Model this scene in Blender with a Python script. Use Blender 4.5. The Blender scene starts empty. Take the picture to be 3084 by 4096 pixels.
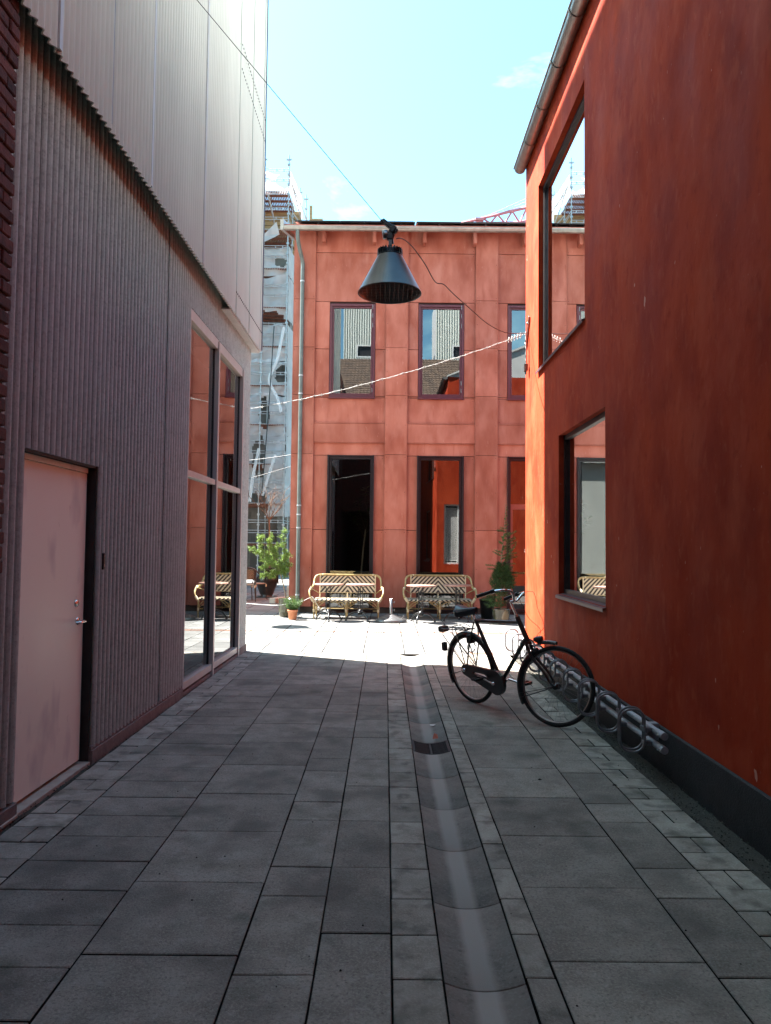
import bpy, bmesh, math, random
from mathutils import Vector, Matrix, noise as mn
R=math.radians; rnd=random.Random(7)
D=bpy.data; SC=bpy.context.scene; COL=SC.collection
# ------------------------------------------------------------ helpers
class MB:
    """collects shapes, then links them as one mesh object"""
    def __init__(s): s.v=[];s.f=[];s.m=[];s.sm=[];s.t=[];s.tint=1.0;s.mi=0
    def add(s,vs,fs,smooth=False):
        b=len(s.v); s.v+= [tuple(p) for p in vs]
        for f in fs: s.f.append([b+i for i in f]); s.m.append(s.mi); s.sm.append(smooth); s.t.append(s.tint)
    def quad(s,a,b,c,d): s.add([a,b,c,d],[(0,1,2,3)])
    def box(s,x0,x1,y0,y1,z0,z1,M=None):
        vs=[Vector((x,y,z)) for z in (z0,z1) for x,y in ((x0,y0),(x1,y0),(x1,y1),(x0,y1))]
        if M is not None: vs=[M@v for v in vs]
        s.add(vs,[(3,2,1,0),(4,5,6,7),(0,1,5,4),(1,2,6,5),(2,3,7,6),(3,0,4,7)])
    def cbox(s,x0,x1,y0,y1,z0,z1,c=.003,M=None):
        """box whose edges are chamfered on every side"""
        bm=bmesh.new(); vs=[bm.verts.new((x,y,z)) for z in (z0,z1) for x,y in ((x0,y0),(x1,y0),(x1,y1),(x0,y1))]
        for f in [(3,2,1,0),(4,5,6,7),(0,1,5,4),(1,2,6,5),(2,3,7,6),(3,0,4,7)]: bm.faces.new([vs[i] for i in f])
        bmesh.ops.bevel(bm,geom=bm.edges[:],offset=c,segments=1,affect='EDGES')
        bm.verts.index_update(); P=[(M@v.co if M is not None else v.co.copy()) for v in bm.verts]
        s.add(P,[[v.index for v in f.verts] for f in bm.faces]); bm.free()
    def tube(s,pts,r,n=8,caps=True,closed=False,smooth=True):
        pts=[Vector(p) for p in pts]; N=len(pts); rs=r if isinstance(r,(list,tuple)) else [r]*N
        T=[]
        for i in range(N):
            a=pts[(i-1)%N] if (closed or i>0) else pts[i]; b=pts[(i+1)%N] if (closed or i<N-1) else pts[i]
            t=(b-a); T.append(t.normalized() if t.length>1e-9 else Vector((0,0,1)))
        u=T[0].orthogonal().normalized(); vs=[]
        for i in range(N):
            u=(u-T[i]*u.dot(T[i])); u=u.normalized() if u.length>1e-6 else T[i].orthogonal().normalized()
            w=T[i].cross(u)
            for k in range(n):
                a=2*math.pi*k/n; vs.append(pts[i]+(u*math.cos(a)+w*math.sin(a))*rs[i])
        fs=[]
        for i in range(N if closed else N-1):
            j=(i+1)%N
            for k in range(n): k2=(k+1)%n; fs.append((i*n+k,i*n+k2,j*n+k2,j*n+k))
        s.add(vs,fs,smooth)
        if caps and not closed: s.add(vs[:n],[tuple(range(n))[::-1]]); s.add(vs[-n:],[tuple(range(n))])
    def lathe(s,prof,c=(0,0,0),n=32,M=None,smooth=True,close=False):
        vs=[]; c=Vector(c)
        for (r,z) in prof:
            for k in range(n):
                a=2*math.pi*k/n; p=Vector((r*math.cos(a),r*math.sin(a),z)); p=(M@p if M is not None else p)+c; vs.append(p)
        fs=[]; N=len(prof)
        for i in range(N-1 if not close else N):
            j=(i+1)%N
            for k in range(n): k2=(k+1)%n; fs.append((i*n+k,i*n+k2,j*n+k2,j*n+k))
        s.add(vs,fs,smooth)
    def disc(s,c,r,n=24,M=None,flip=False):
        vs=[]; c=Vector(c)
        for k in range(n):
            a=2*math.pi*k/n; p=Vector((r*math.cos(a),r*math.sin(a),0)); vs.append((M@p if M is not None else p)+c)
        s.add(vs,[tuple(range(n))[::-1] if flip else tuple(range(n))])
    def build(s,name,mats,parent=None,loc=None):
        me=D.meshes.new(name); me.from_pydata([tuple(v) for v in s.v],[],s.f)
        mats=mats if isinstance(mats,(list,tuple)) else [mats]
        for m in mats: me.materials.append(m)
        me.polygons.foreach_set('material_index',s.m); me.polygons.foreach_set('use_smooth',s.sm)
        if any(m.name in TINTED for m in mats):
            at=me.attributes.new('tint','FLOAT','FACE'); at.data.foreach_set('value',s.t)
        me.update(); o=D.objects.new(name,me); COL.objects.link(o)
        if parent is not None: o.parent=parent
        if loc is not None: o.location=loc
        return o
def tag(o,label=None,cat=None,group=None,kind=None):
    if label: o['label']=label
    if cat: o['category']=cat
    if group: o['group']=group
    if kind: o['kind']=kind
    return o
def thing(name,label,cat,loc=(0,0,0),rz=0,group=None):
    o=D.objects.new(name,None); o.empty_display_size=.1; COL.objects.link(o); o.location=loc; o.rotation_euler=(0,0,rz)
    return tag(o,label,cat,group)
def copy_tree(o,parent=None):
    c=o.copy(); COL.objects.link(c); c.parent=parent
    for ch in list(o.children): copy_tree(ch,c)
    return c
def arc(c,r,a0,a1,n,u=(1,0,0),v=(0,0,1)):
    c=Vector(c);u=Vector(u);v=Vector(v)
    return [c+(u*math.cos(a0+(a1-a0)*i/n)+v*math.sin(a0+(a1-a0)*i/n))*r for i in range(n+1)]
def spl(P,n=6):
    P=[Vector(p) for p in P]; o=[]
    for i in range(len(P)-1):
        p0=P[max(i-1,0)];p1=P[i];p2=P[i+1];p3=P[min(i+2,len(P)-1)]
        for k in range(n):
            t=k/n; o.append(.5*((2*p1)+(p2-p0)*t+(2*p0-5*p1+4*p2-p3)*t*t+(3*p1-p0-3*p2+p3)*t**3))
    return o+[P[-1]]
def wall(mb,F,U0,U1,V0,V1,ops,rev=None,seg=None):
    """planar wall with rectangular openings; F(u,v,d) -> point, rev = depth of the reveals"""
    us=sorted({U0,U1,*[q for o in ops for q in o[:2]]}); vs=sorted({V0,V1,*[q for o in ops for q in o[2:4]]})
    us=[u for u in us if U0<=u<=U1]; vs=[v for v in vs if V0<=v<=V1]
    for a,b in zip(us,us[1:]):
        for c,d in zip(vs,vs[1:]):
            m=((a+b)/2,(c+d)/2)
            if any(o[0]<m[0]<o[1] and o[2]<m[1]<o[3] for o in ops): continue
            mb.quad(F(a,c,0),F(b,c,0),F(b,d,0),F(a,d,0))
    if rev:
        for o in ops:
            a,b,c,d=o[:4]; r=rev
            for (p,q) in (((a,c),(b,c)),((b,c),(b,d)),((b,d),(a,d)),((a,d),(a,c))):
                mb.quad(F(*p,0),F(*q,0),F(*q,r),F(*p,r))
# ------------------------------------------------------------ materials
def newmat(name):
    m=D.materials.new(name); m.use_nodes=True; nt=m.node_tree; nt.nodes.clear()
    out=nt.nodes.new('ShaderNodeOutputMaterial'); return m,nt,out
def N(nt,t,**k):
    n=nt.nodes.new(t)
    for a,b in k.items():
        if a.startswith('i_'): n.inputs[a[2:].replace('_',' ')].default_value=b
        else: setattr(n,a,b)
    return n
def c4(c): return (*c,1) if len(c)==3 else c
def noise_fac(nt,vec,scale,detail=4,lo=.35,hi=.65,stretch=(1,1,1),rough=.55,dist=0):
    mp=N(nt,'ShaderNodeMapping'); mp.inputs['Scale'].default_value=stretch; nt.links.new(vec,mp.inputs['Vector'])
    n=N(nt,'ShaderNodeTexNoise'); n.inputs['Scale'].default_value=scale; n.inputs['Detail'].default_value=detail
    n.inputs['Roughness'].default_value=rough; n.inputs['Distortion'].default_value=dist
    nt.links.new(mp.outputs[0],n.inputs['Vector'])
    r=N(nt,'ShaderNodeMapRange'); r.inputs[1].default_value=lo; r.inputs[2].default_value=hi; nt.links.new(n.outputs['Fac'],r.inputs[0])
    return r.outputs[0],n.outputs['Fac']
def mixc(nt,fac,a,b,mode='MIX'):
    m=N(nt,'ShaderNodeMix',data_type='RGBA',blend_type=mode)
    if isinstance(fac,(int,float)): m.inputs[0].default_value=fac
    else: nt.links.new(fac,m.inputs[0])
    for i,c in ((6,a),(7,b)):
        if isinstance(c,(tuple,list)): m.inputs[i].default_value=c4(c)
        else: nt.links.new(c,m.inputs[i])
    return m.outputs[2]
def mat(name,c1,c2=None,layers=(),scale=5,stretch=(1,1,1),detail=4,rough=.6,metal=0,bump=0,bscale=60,lo=.35,hi=.65,tint=False,spec=.5,coat=0,world=False,rvar=0,bstretch=(1,1,1)):
    m,nt,out=newmat(name); P=N(nt,'ShaderNodeBsdfPrincipled'); nt.links.new(P.outputs[0],out.inputs[0])
    if world: tc=N(nt,'ShaderNodeNewGeometry').outputs['Position']
    else: tc=N(nt,'ShaderNodeTexCoord').outputs['Object']
    if c2 is None: col=None; P.inputs['Base Color'].default_value=c4(c1)
    else:
        f,_=noise_fac(nt,tc,scale,detail,lo,hi,stretch); col=mixc(nt,f,c1,c2)
        for (c,sc,l,h,amt,st) in layers:
            f2,_=noise_fac(nt,tc,sc,3,l,h,st)
            mm=N(nt,'ShaderNodeMath',operation='MULTIPLY'); nt.links.new(f2,mm.inputs[0]); mm.inputs[1].default_value=amt
            col=mixc(nt,mm.outputs[0],col,c)
        if rvar:
            rr=N(nt,'ShaderNodeMapRange'); rr.inputs[3].default_value=rough-rvar; rr.inputs[4].default_value=rough+rvar; nt.links.new(f,rr.inputs[0]); nt.links.new(rr.outputs[0],P.inputs['Roughness'])
    if tint:
        TINTED.add(m.name); at=N(nt,'ShaderNodeAttribute',attribute_name='tint'); cc=N(nt,'ShaderNodeCombineColor')
        for i in range(3): nt.links.new(at.outputs['Fac'],cc.inputs[i])
        col=mixc(nt,1.0,col if col is not None else c1,cc.outputs[0],'MULTIPLY')
    if col is not None: nt.links.new(col,P.inputs['Base Color'])
    if not (rvar and c2): P.inputs['Roughness'].default_value=rough
    P.inputs['Metallic'].default_value=metal; P.inputs['Specular IOR Level'].default_value=spec
    P.inputs['Coat Weight'].default_value=coat
    if bump:
        _,f=noise_fac(nt,tc,bscale,5,0,1,bstretch); b=N(nt,'ShaderNodeBump'); b.inputs['Strength'].default_value=bump; b.inputs['Distance'].default_value=.01
        nt.links.new(f,b.inputs['Height']); nt.links.new(b.outputs[0],P.inputs['Normal'])
    return m
def glass(name,base=.06,ior=1.5,gain=1.0,tintc=(.8,.85,.85),wave=0.0):
    m,nt,out=newmat(name); fr=N(nt,'ShaderNodeFresnel'); fr.inputs[0].default_value=ior
    a=N(nt,'ShaderNodeMath',operation='MULTIPLY_ADD'); a.inputs[1].default_value=gain; a.inputs[2].default_value=base; a.use_clamp=True
    nt.links.new(fr.outputs[0],a.inputs[0])
    g=N(nt,'ShaderNodeBsdfGlossy'); g.inputs['Roughness'].default_value=0.0; g.inputs['Color'].default_value=(.93,.96,.97,1)
    t=N(nt,'ShaderNodeBsdfTransparent'); t.inputs[0].default_value=c4(tintc)
    if wave:
        tc=N(nt,'ShaderNodeTexCoord').outputs['Object']; _,f=noise_fac(nt,tc,.9,1,0,1); b=N(nt,'ShaderNodeBump'); b.inputs['Strength'].default_value=wave; b.inputs['Distance'].default_value=.05
        nt.links.new(f,b.inputs['Height']); nt.links.new(b.outputs[0],g.inputs['Normal'])
    mx=N(nt,'ShaderNodeMixShader'); nt.links.new(a.outputs[0],mx.inputs[0]); nt.links.new(t.outputs[0],mx.inputs[1]); nt.links.new(g.outputs[0],mx.inputs[2]); nt.links.new(mx.outputs[0],out.inputs[0])
    return m
V1=(1,1,1)
M={}; TINTED=set()
M['slab']=mat('concrete slab',(.195,.176,.145),(.305,.276,.232),[((.40,.365,.31),95,.50,.62,.45,V1),((.13,.117,.10),75,.52,.64,.5,V1),((.46,.435,.39),300,.60,.68,.6,V1),((.09,.082,.072),55,.60,.70,.55,V1),((.36,.34,.30),17,.56,.72,.5,V1),((.10,.092,.08),2.0,.50,.66,.6,V1),((.02,.02,.02),110,.71,.74,.9,V1),((.07,.075,.05),3.1,.60,.72,.5,V1)],scale=5,detail=9,lo=.38,hi=.62,rough=.82,bump=.6,bscale=150,tint=True,world=True,spec=.3,rvar=.08)
M['small slab']=mat('small paver concrete',(.25,.226,.185),(.36,.328,.275),[((.46,.42,.36),95,.50,.62,.4,V1),((.10,.09,.076),7,.50,.66,.65,V1),((.46,.43,.385),300,.60,.70,.5,V1),((.43,.40,.35),13,.58,.70,.5,V1),((.02,.02,.02),120,.72,.75,.9,V1),((.07,.075,.045),3.1,.60,.72,.5,V1)],scale=6,detail=8,rough=.85,bump=.6,bscale=150,tint=True,world=True,spec=.3)
M['court slab']=mat('courtyard slab',(.135,.132,.126),(.175,.17,.162),[((.105,.102,.098),20,.6,.75,.4,V1)],scale=4,rough=.85,bump=.15,bscale=200,tint=True,world=True,spec=.3)
M['dirt']=mat('joint dirt',(.010,.010,.009),(.022,.02,.017),scale=60,rough=1,bump=.6,bscale=200,spec=.1)
M['gravel']=mat('gravel',(.05,.046,.038),(.13,.12,.10),[((.28,.26,.23),420,.62,.68,.8,V1)],scale=240,detail=2,lo=.3,hi=.7,rough=.95,bump=1,bscale=260,tint=True,spec=.2)
def channel_mat():
    m=mat('channel concrete',(.13,.118,.10),(.195,.178,.152),[((.27,.25,.215),90,.50,.62,.4,V1),((.045,.042,.038),45,.60,.72,.6,V1),((.04,.04,.04),120,.66,.72,.8,V1),((.24,.24,.235),600,.64,.7,.4,V1)],scale=8,rough=.75,bump=.2,bscale=240,spec=.35,tint=True,world=True)
    nt=m.node_tree; P=[n for n in nt.nodes if n.type=='BSDF_PRINCIPLED'][0]; old=P.inputs['Base Color'].links[0].from_socket
    g=N(nt,'ShaderNodeNewGeometry'); s=N(nt,'ShaderNodeSeparateXYZ'); nt.links.new(g.outputs['Position'],s.inputs[0])
    nz=N(nt,'ShaderNodeTexNoise'); nz.inputs['Scale'].default_value=7; nt.links.new(g.outputs['Position'],nz.inputs['Vector'])
    a=N(nt,'ShaderNodeMath',operation='MULTIPLY_ADD'); a.inputs[1].default_value=.018; nt.links.new(nz.outputs['Fac'],a.inputs[0]); nt.links.new(s.outputs[0],a.inputs[2])
    b=N(nt,'ShaderNodeMath',operation='SUBTRACT'); nt.links.new(a.outputs[0],b.inputs[0]); b.inputs[1].default_value=.385
    c=N(nt,'ShaderNodeMath',operation='ABSOLUTE'); nt.links.new(b.outputs[0],c.inputs[0])
    r=N(nt,'ShaderNodeMapRange'); r.inputs[1].default_value=.060; r.inputs[2].default_value=.030; nt.links.new(c.outputs[0],r.inputs[0])
    col=mixc(nt,r.outputs[0],old,(.31,.29,.255)); nt.links.new(col,P.inputs['Base Color'])   # pale stripe along the middle of the channel
    return m
M['channel']=channel_mat()
M['iron']=mat('cast iron',(.012,.012,.012),(.02,.02,.02),scale=40,rough=.7)
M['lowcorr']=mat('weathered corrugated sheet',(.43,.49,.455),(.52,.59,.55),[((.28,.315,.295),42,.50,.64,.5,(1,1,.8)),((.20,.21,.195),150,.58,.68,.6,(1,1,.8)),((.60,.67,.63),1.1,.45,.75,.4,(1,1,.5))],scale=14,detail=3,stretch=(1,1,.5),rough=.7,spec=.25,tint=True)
M['upcorr']=mat('cream corrugated sheet',(.55,.56,.51),(.60,.61,.555),[((.51,.52,.475),6,.6,.8,.3,(1,1,.3))],scale=3,stretch=(1,1,.25),rough=.8,spec=.08)
M['trim']=mat('pale folded trim',(.46,.45,.44),(.52,.51,.5),scale=5,rough=.5)
M['bluetrim']=mat('blue grey corner trim',(.10,.11,.15),rough=.45,metal=.4)
M['alu']=mat('aluminium window profile',(.50,.48,.44),(.56,.54,.50),scale=8,stretch=(1,1,.2),rough=.42,metal=.25)
M['rubber']=mat('black gasket',(.012,.012,.013),rough=.5)
M['plinthL']=mat('cast plinth',(.16,.125,.115),(.22,.18,.165),[((.09,.075,.07),60,.55,.7,.5,V1)],scale=18,rough=.9,bump=.4,bscale=160)
M['doorp']=mat('painted steel door',(.84,.83,.71),(.87,.86,.75),[((.48,.46,.45),3.2,.58,.74,.7,(1,1,.45)),((.25,.22,.2),16,.70,.80,.4,(1,1,.5))],scale=1.6,stretch=(1,1,.4),rough=.48,spec=.5,rvar=.06)
M['darkjamb']=mat('dark door reveal',(.022,.02,.02),(.035,.032,.031),scale=10,rough=.7)
M['chrome']=mat('polished steel',(.75,.75,.74),rough=.14,metal=1)
M['conemetal']=mat('satin steel cone',(.10,.10,.102),(.13,.13,.132),scale=12,rough=.35,metal=.5)
M['steel']=mat('brushed steel',(.20,.20,.20),(.26,.26,.26),scale=30,rough=.3,metal=1)
M['brick']=mat('dark red brick',(.075,.022,.016),(.14,.042,.028),[((.02,.012,.01),40,.55,.7,.6,V1)],scale=9,rough=.9,bump=.6,bscale=90,tint=True)
M['mortar']=mat('brick mortar',(.05,.035,.03),(.09,.07,.06),scale=40,rough=1,bump=.5,bscale=120)
M['plaster']=mat('red limewash plaster',(.37,.036,.010),(.45,.055,.017),[((.24,.016,.004),2.2,.46,.66,.60,(1,.85,.6)),((.54,.10,.045),2.9,.52,.70,.45,(1,.8,.55)),((.27,.020,.006),.75,.48,.66,.30,(1,.8,.6)),((.50,.095,.042),11,.56,.70,.35,(1,1,.5)),((.23,.016,.005),17,.58,.70,.35,(1,1,.5)),((.60,.28,.2),40,.70,.76,.35,(1,1,.6)),((.62,.33,.25),9,.745,.755,.8,(1,1,.5))],scale=1.9,stretch=(1,1,.5),detail=9,rough=.8,spec=.12,bump=1.0,bscale=3.6,rvar=.1,bstretch=(1,1,.7))
M['plinthR']=mat('black painted plinth',(.020,.021,.023),(.032,.033,.036),[((.06,.055,.05),30,.66,.74,.3,(1,1,.5))],scale=12,rough=.6,bump=.6,bscale=110,spec=.4)
M['frameR']=mat('dark bronze frame',(.035,.027,.026),(.05,.04,.038),scale=9,rough=.4,metal=.4)
M['sillR']=mat('purple brown flashing',(.085,.045,.055),(.11,.06,.068),scale=7,rough=.4,metal=.3)
M['zinc']=mat('zinc gutter',(.30,.285,.26),(.38,.36,.335),[((.20,.19,.18),5,.6,.75,.5,(1,.3,1))],scale=9,rough=.38,metal=.75)
M['zincL']=mat('galvanised pipe',(.095,.115,.108),(.13,.15,.14),[((.42,.36,.3),9,.68,.78,.5,(1,1,.4))],scale=8,rough=.5,metal=.15)
M['panel']=mat('oxide red facade panel',(.335,.096,.060),(.43,.150,.106),[((.21,.042,.022),1.6,.5,.7,.7,(1,1,.4)),((.48,.205,.16),2.3,.56,.72,.5,(1,1,.5)),((.28,.065,.035),16,.60,.72,.4,(1,1,.12)),((.52,.25,.20),30,.66,.74,.35,(1,1,.2))],scale=3.2,stretch=(1,1,.45),detail=6,rough=.62,spec=.3,bump=.08,bscale=60,tint=True)
M['backing']=mat('dark cavity backing',(.03,.012,.01),rough=.9)
M['burg']=mat('burgundy window frame',(.085,.014,.024),(.10,.018,.03),scale=10,rough=.38)
M['dark']=mat('dark aluminium frame',(.014,.009,.012),(.02,.012,.016),scale=10,rough=.35,metal=.3)
M['redframe']=mat('red door frame',(.26,.045,.03),(.3,.06,.04),scale=10,rough=.45)
M['plinthF']=mat('brown plinth',(.045,.03,.024),(.07,.05,.04),scale=10,rough=.9)
M['room']=mat('dark interior',(.025,.022,.02),(.035,.03,.028),scale=3,rough=.9)
M['solar']=mat('solar cell glass',(.004,.008,.035),rough=.08,metal=0,coat=1)
M['black']=mat('black anodised metal',(.012,.012,.014),rough=.35,metal=.5)
M['tile']=mat('clay roof tile',(.055,.035,.026),(.11,.07,.045),[((.10,.07,.05),8,.5,.7,.6,V1)],scale=3,rough=.85)
M['roofzinc']=mat('pale standing seam roof',(.56,.55,.52),(.62,.61,.58),scale=3,rough=.6)
M['roofdark']=mat('dark roof felt',(.03,.03,.032),(.05,.05,.052),scale=5,rough=.9)
M['glassL']=glass('shopfront glass',.10,1.7,1.25,(.55,.62,.62),.012)
M['glassR']=glass('tinted window glass',.06,1.7,1.1,(.5,.55,.55),.01)
M['glassF']=glass('upper window glass',.15,1.5,1.0,(.5,.55,.6),.012)
M['glassG']=glass('ground floor glass',.10,1.5,1.0,(.45,.42,.42),.012)
M['rattan']=mat('yellow rattan cane',(.27,.185,.065),(.36,.27,.12),scale=14,rough=.4,coat=.1)
M['wrap']=mat('cream cane wrapping',(.50,.41,.26),(.58,.49,.33),scale=60,rough=.45)
def weave():
    m,nt,out=newmat('chevron cane weave'); P=N(nt,'ShaderNodeBsdfPrincipled'); nt.links.new(P.outputs[0],out.inputs[0])
    tc=N(nt,'ShaderNodeTexCoord'); s=N(nt,'ShaderNodeSeparateXYZ'); nt.links.new(tc.outputs['Object'],s.inputs[0])
    def op(o,a,b=None):
        n=N(nt,'ShaderNodeMath',operation=o)
        for i,q in enumerate((a,b)):
            if q is None: continue
            if isinstance(q,(int,float)): n.inputs[i].default_value=q
            else: nt.links.new(q,n.inputs[i])
        return n.outputs[0]
    ax=op('SNAP',op('ABSOLUTE',s.outputs[0]),.0115); zz=op('SNAP',op('SUBTRACT',s.outputs[2],s.outputs[1]),.0115)
    w=op('FRACT',op('MULTIPLY',op('ADD',op('ADD',ax,zz),3.0),1/.092)); f=op('LESS_THAN',w,.52)
    col=mixc(nt,f,(.46,.385,.27),(.012,.006,.004)); nt.links.new(col,P.inputs['Base Color']); P.inputs['Roughness'].default_value=.42
    fx=op('FRACT',op('MULTIPLY',s.outputs[0],1/.0115)); fz=op('FRACT',op('MULTIPLY',op('SUBTRACT',s.outputs[2],s.outputs[1]),1/.0115))
    h=op('MULTIPLY',op('SINE',op('MULTIPLY',fx,math.pi)),op('SINE',op('MULTIPLY',fz,math.pi)))
    b=N(nt,'ShaderNodeBump'); b.inputs['Strength'].default_value=.6; b.inputs['Distance'].default_value=.003; nt.links.new(h,b.inputs['Height']); nt.links.new(b.outputs[0],P.inputs['Normal'])
    return m
M['weave']=weave()
M['tabletop']=mat('pink terrazzo top',(.24,.12,.09),(.32,.18,.14),[((.46,.36,.29),30,.56,.66,.8,(1,3,1))],scale=20,rough=.35)
M['castblack']=mat('black cast iron',(.010,.010,.011),rough=.32,metal=.2,coat=.3)
M['bike']=mat('black enamel',(.008,.0075,.0075),(.013,.012,.011),scale=30,rough=.28,coat=.5)
M['tyre']=mat('tyre rubber',(.010,.010,.010),(.018,.017,.016),scale=60,rough=.8,bump=.3,bscale=300)
M['rim']=mat('dull alloy rim',(.25,.22,.20),(.34,.31,.28),scale=20,rough=.35,metal=.9)
M['saddle']=mat('black vinyl saddle',(.011,.012,.016),rough=.38,coat=.2)
M['redlens']=mat('red lens',(.12,.01,.008),rough=.2,coat=1)
M['lens']=mat('lamp lens',(.15,.06,.05),rough=.1,coat=1)
M['galv']=mat('galvanised rack steel',(.34,.36,.38),(.46,.48,.50),[((.2,.2,.21),30,.6,.7,.5,V1)],scale=25,rough=.4,metal=.25)
M['loop']=mat('grey rack loop',(.15,.155,.165),(.22,.225,.235),scale=25,rough=.38,metal=.3)
M['shade']=mat('grey lamp shade',(.085,.085,.085),(.10,.10,.10),scale=6,rough=.33,metal=.85)
M['pot_green']=mat('olive glazed pot',(.055,.055,.03),(.09,.088,.05),[((.16,.15,.10),5,.62,.75,.6,(1,1,.4))],scale=7,stretch=(1,1,.5),rough=.16,coat=.6)
M['pot_brown']=mat('brown glazed pot',(.035,.03,.015),(.06,.052,.025),[((.26,.22,.13),3.4,.56,.60,.8,(1,1,.6))],scale=6,rough=.22,coat=.5)
M['pot_dark']=mat('charcoal urn',(.018,.018,.017),(.035,.034,.03),scale=8,rough=.3,coat=.3)
M['pot_black']=mat('black plastic pot',(.008,.008,.008),rough=.4)
M['terra']=mat('terracotta',(.50,.19,.09),(.58,.25,.13),scale=12,rough=.75)
M['soil']=mat('soil',(.02,.014,.01),rough=1)
M['bark']=mat('bark',(.14,.105,.07),(.22,.17,.12),scale=40,stretch=(1,1,.3),rough=.9)
M['twig']=mat('bare twig',(.10,.065,.04),(.14,.095,.06),scale=40,rough=.85)
def leafm(name,a,b):
    m=mat(name,a,b,scale=18,detail=2,rough=.5,tint=True)
    nt=m.node_tree; P=[n for n in nt.nodes if n.type=='BSDF_PRINCIPLED'][0]; out=[n for n in nt.nodes if n.type=='OUTPUT_MATERIAL'][0]
    t=N(nt,'ShaderNodeBsdfTranslucent'); nt.links.new(P.inputs['Base Color'].links[0].from_socket,t.inputs[0])
    mx=N(nt,'ShaderNodeMixShader'); mx.inputs[0].default_value=.4; nt.links.new(P.outputs[0],mx.inputs[1]); nt.links.new(t.outputs[0],mx.inputs[2]); nt.links.new(mx.outputs[0],out.inputs[0]); return m
M['larch']=leafm('fresh larch needles',(.10,.17,.025),(.20,.29,.06))
M['herb']=leafm('rosemary green',(.06,.12,.03),(.10,.18,.05))
M['conif']=leafm('dark conifer needles',(.025,.06,.015),(.05,.10,.022))
M['conifl']=leafm('loose fir sprays',(.05,.095,.02),(.10,.16,.04))
M['dry']=mat('withered leaves',(.010,.008,.007),(.022,.014,.011),scale=20,rough=.9)
M['wire']=mat('steel wire',(.03,.03,.03),rough=.9,spec=.1)
M['bcable']=mat('brown rubber cable',(.045,.018,.014),rough=.5)
M['blackcable']=mat('black cable',(.01,.01,.01),rough=.5)
M['whitecable']=mat('white cable sheath',(.42,.41,.38),(.5,.49,.46),scale=20,rough=.45)
M['galvs']=mat('scaffold tube',(.34,.33,.32),(.43,.42,.41),scale=5,rough=.45,metal=.5)
M['deck']=mat('reddish deck boards',(.14,.055,.035),(.20,.085,.055),scale=6,stretch=(1,.2,1),rough=.85)
M['plank']=mat('tan plank boards',(.30,.19,.09),(.40,.27,.14),[((.14,.08,.04),3,.55,.7,.6,(.3,1,2))],scale=4,stretch=(.2,1,3),rough=.85)
M['rust']=mat('rusty brick wall',(.22,.11,.06),(.30,.16,.09),scale=3,rough=.9,bump=.3)
M['greybrick']=mat('grey rendered wall',(.15,.135,.12),(.21,.19,.17),[((.05,.05,.05),.5,.5,.65,.6,V1)],scale=1.2,rough=.9)
M['concrete']=mat('rough concrete',(.16,.155,.145),(.26,.25,.235),[((.07,.07,.065),1.5,.5,.65,.7,(1,1,.6))],scale=3,rough=.95,bump=.4,bscale=40)
def netm():
    m,nt,out=newmat('white scaffold netting'); d=N(nt,'ShaderNodeBsdfDiffuse'); d.inputs[0].default_value=(.86,.82,.80,1)
    tl=N(nt,'ShaderNodeBsdfTranslucent'); tl.inputs[0].default_value=(.86,.82,.80,1)
    ad=N(nt,'ShaderNodeMixShader'); ad.inputs[0].default_value=.5; nt.links.new(d.outputs[0],ad.inputs[1]); nt.links.new(tl.outputs[0],ad.inputs[2])
    t=N(nt,'ShaderNodeBsdfTransparent'); tc=N(nt,'ShaderNodeTexCoord').outputs['Object']
    f,_=noise_fac(nt,tc,.8,3,.3,.7,(1,1,.7)); r=N(nt,'ShaderNodeMapRange'); r.inputs[3].default_value=.5; r.inputs[4].default_value=.8; nt.links.new(f,r.inputs[0])
    mx=N(nt,'ShaderNodeMixShader'); nt.links.new(r.outputs[0],mx.inputs[0]); nt.links.new(t.outputs[0],mx.inputs[1]); nt.links.new(ad.outputs[0],mx.inputs[2]); nt.links.new(mx.outputs[0],out.inputs[0]); return m
M['net']=netm()
M['crane']=mat('faded red crane paint',(.50,.13,.15),(.58,.2,.2),scale=2,rough=.5)
M['draindisc']=mat('terracotta drain block',(.15,.07,.045),(.19,.095,.06),scale=12,rough=.8,tint=True)
M['white']=mat('white paint',(.72,.71,.68),(.78,.77,.74),scale=8,rough=.4)
M['leaforange']=mat('orange leaf',(.42,.07,.02),rough=.6)
M['paper']=mat('white paper scrap',(.7,.7,.68),rough=.7)
M['ceramicgrey']=mat('warm grey lime block',(.35,.30,.25),(.45,.40,.33),scale=9,rough=.95,bump=.4)
M['seatcush']=mat('light woven seat',(.25,.21,.15),(.31,.26,.19),scale=120,rough=.6)
M['darkcane']=mat('dark stained cane',(.022,.012,.008),(.035,.02,.014),scale=30,rough=.35)
def netweave():
    m,nt,out=newmat('open cane weave'); P=N(nt,'ShaderNodeBsdfPrincipled'); nt.links.new(P.outputs[0],out.inputs[0])
    tc=N(nt,'ShaderNodeTexCoord').outputs['Object']; ck=N(nt,'ShaderNodeTexChecker'); ck.inputs['Scale'].default_value=46; nt.links.new(tc,ck.inputs[0])
    ck.inputs[1].default_value=(.24,.19,.12,1); ck.inputs[2].default_value=(.05,.03,.02,1); nt.links.new(ck.outputs[0],P.inputs['Base Color']); P.inputs['Roughness'].default_value=.5; return m
M['openweave']=netweave()
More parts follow.
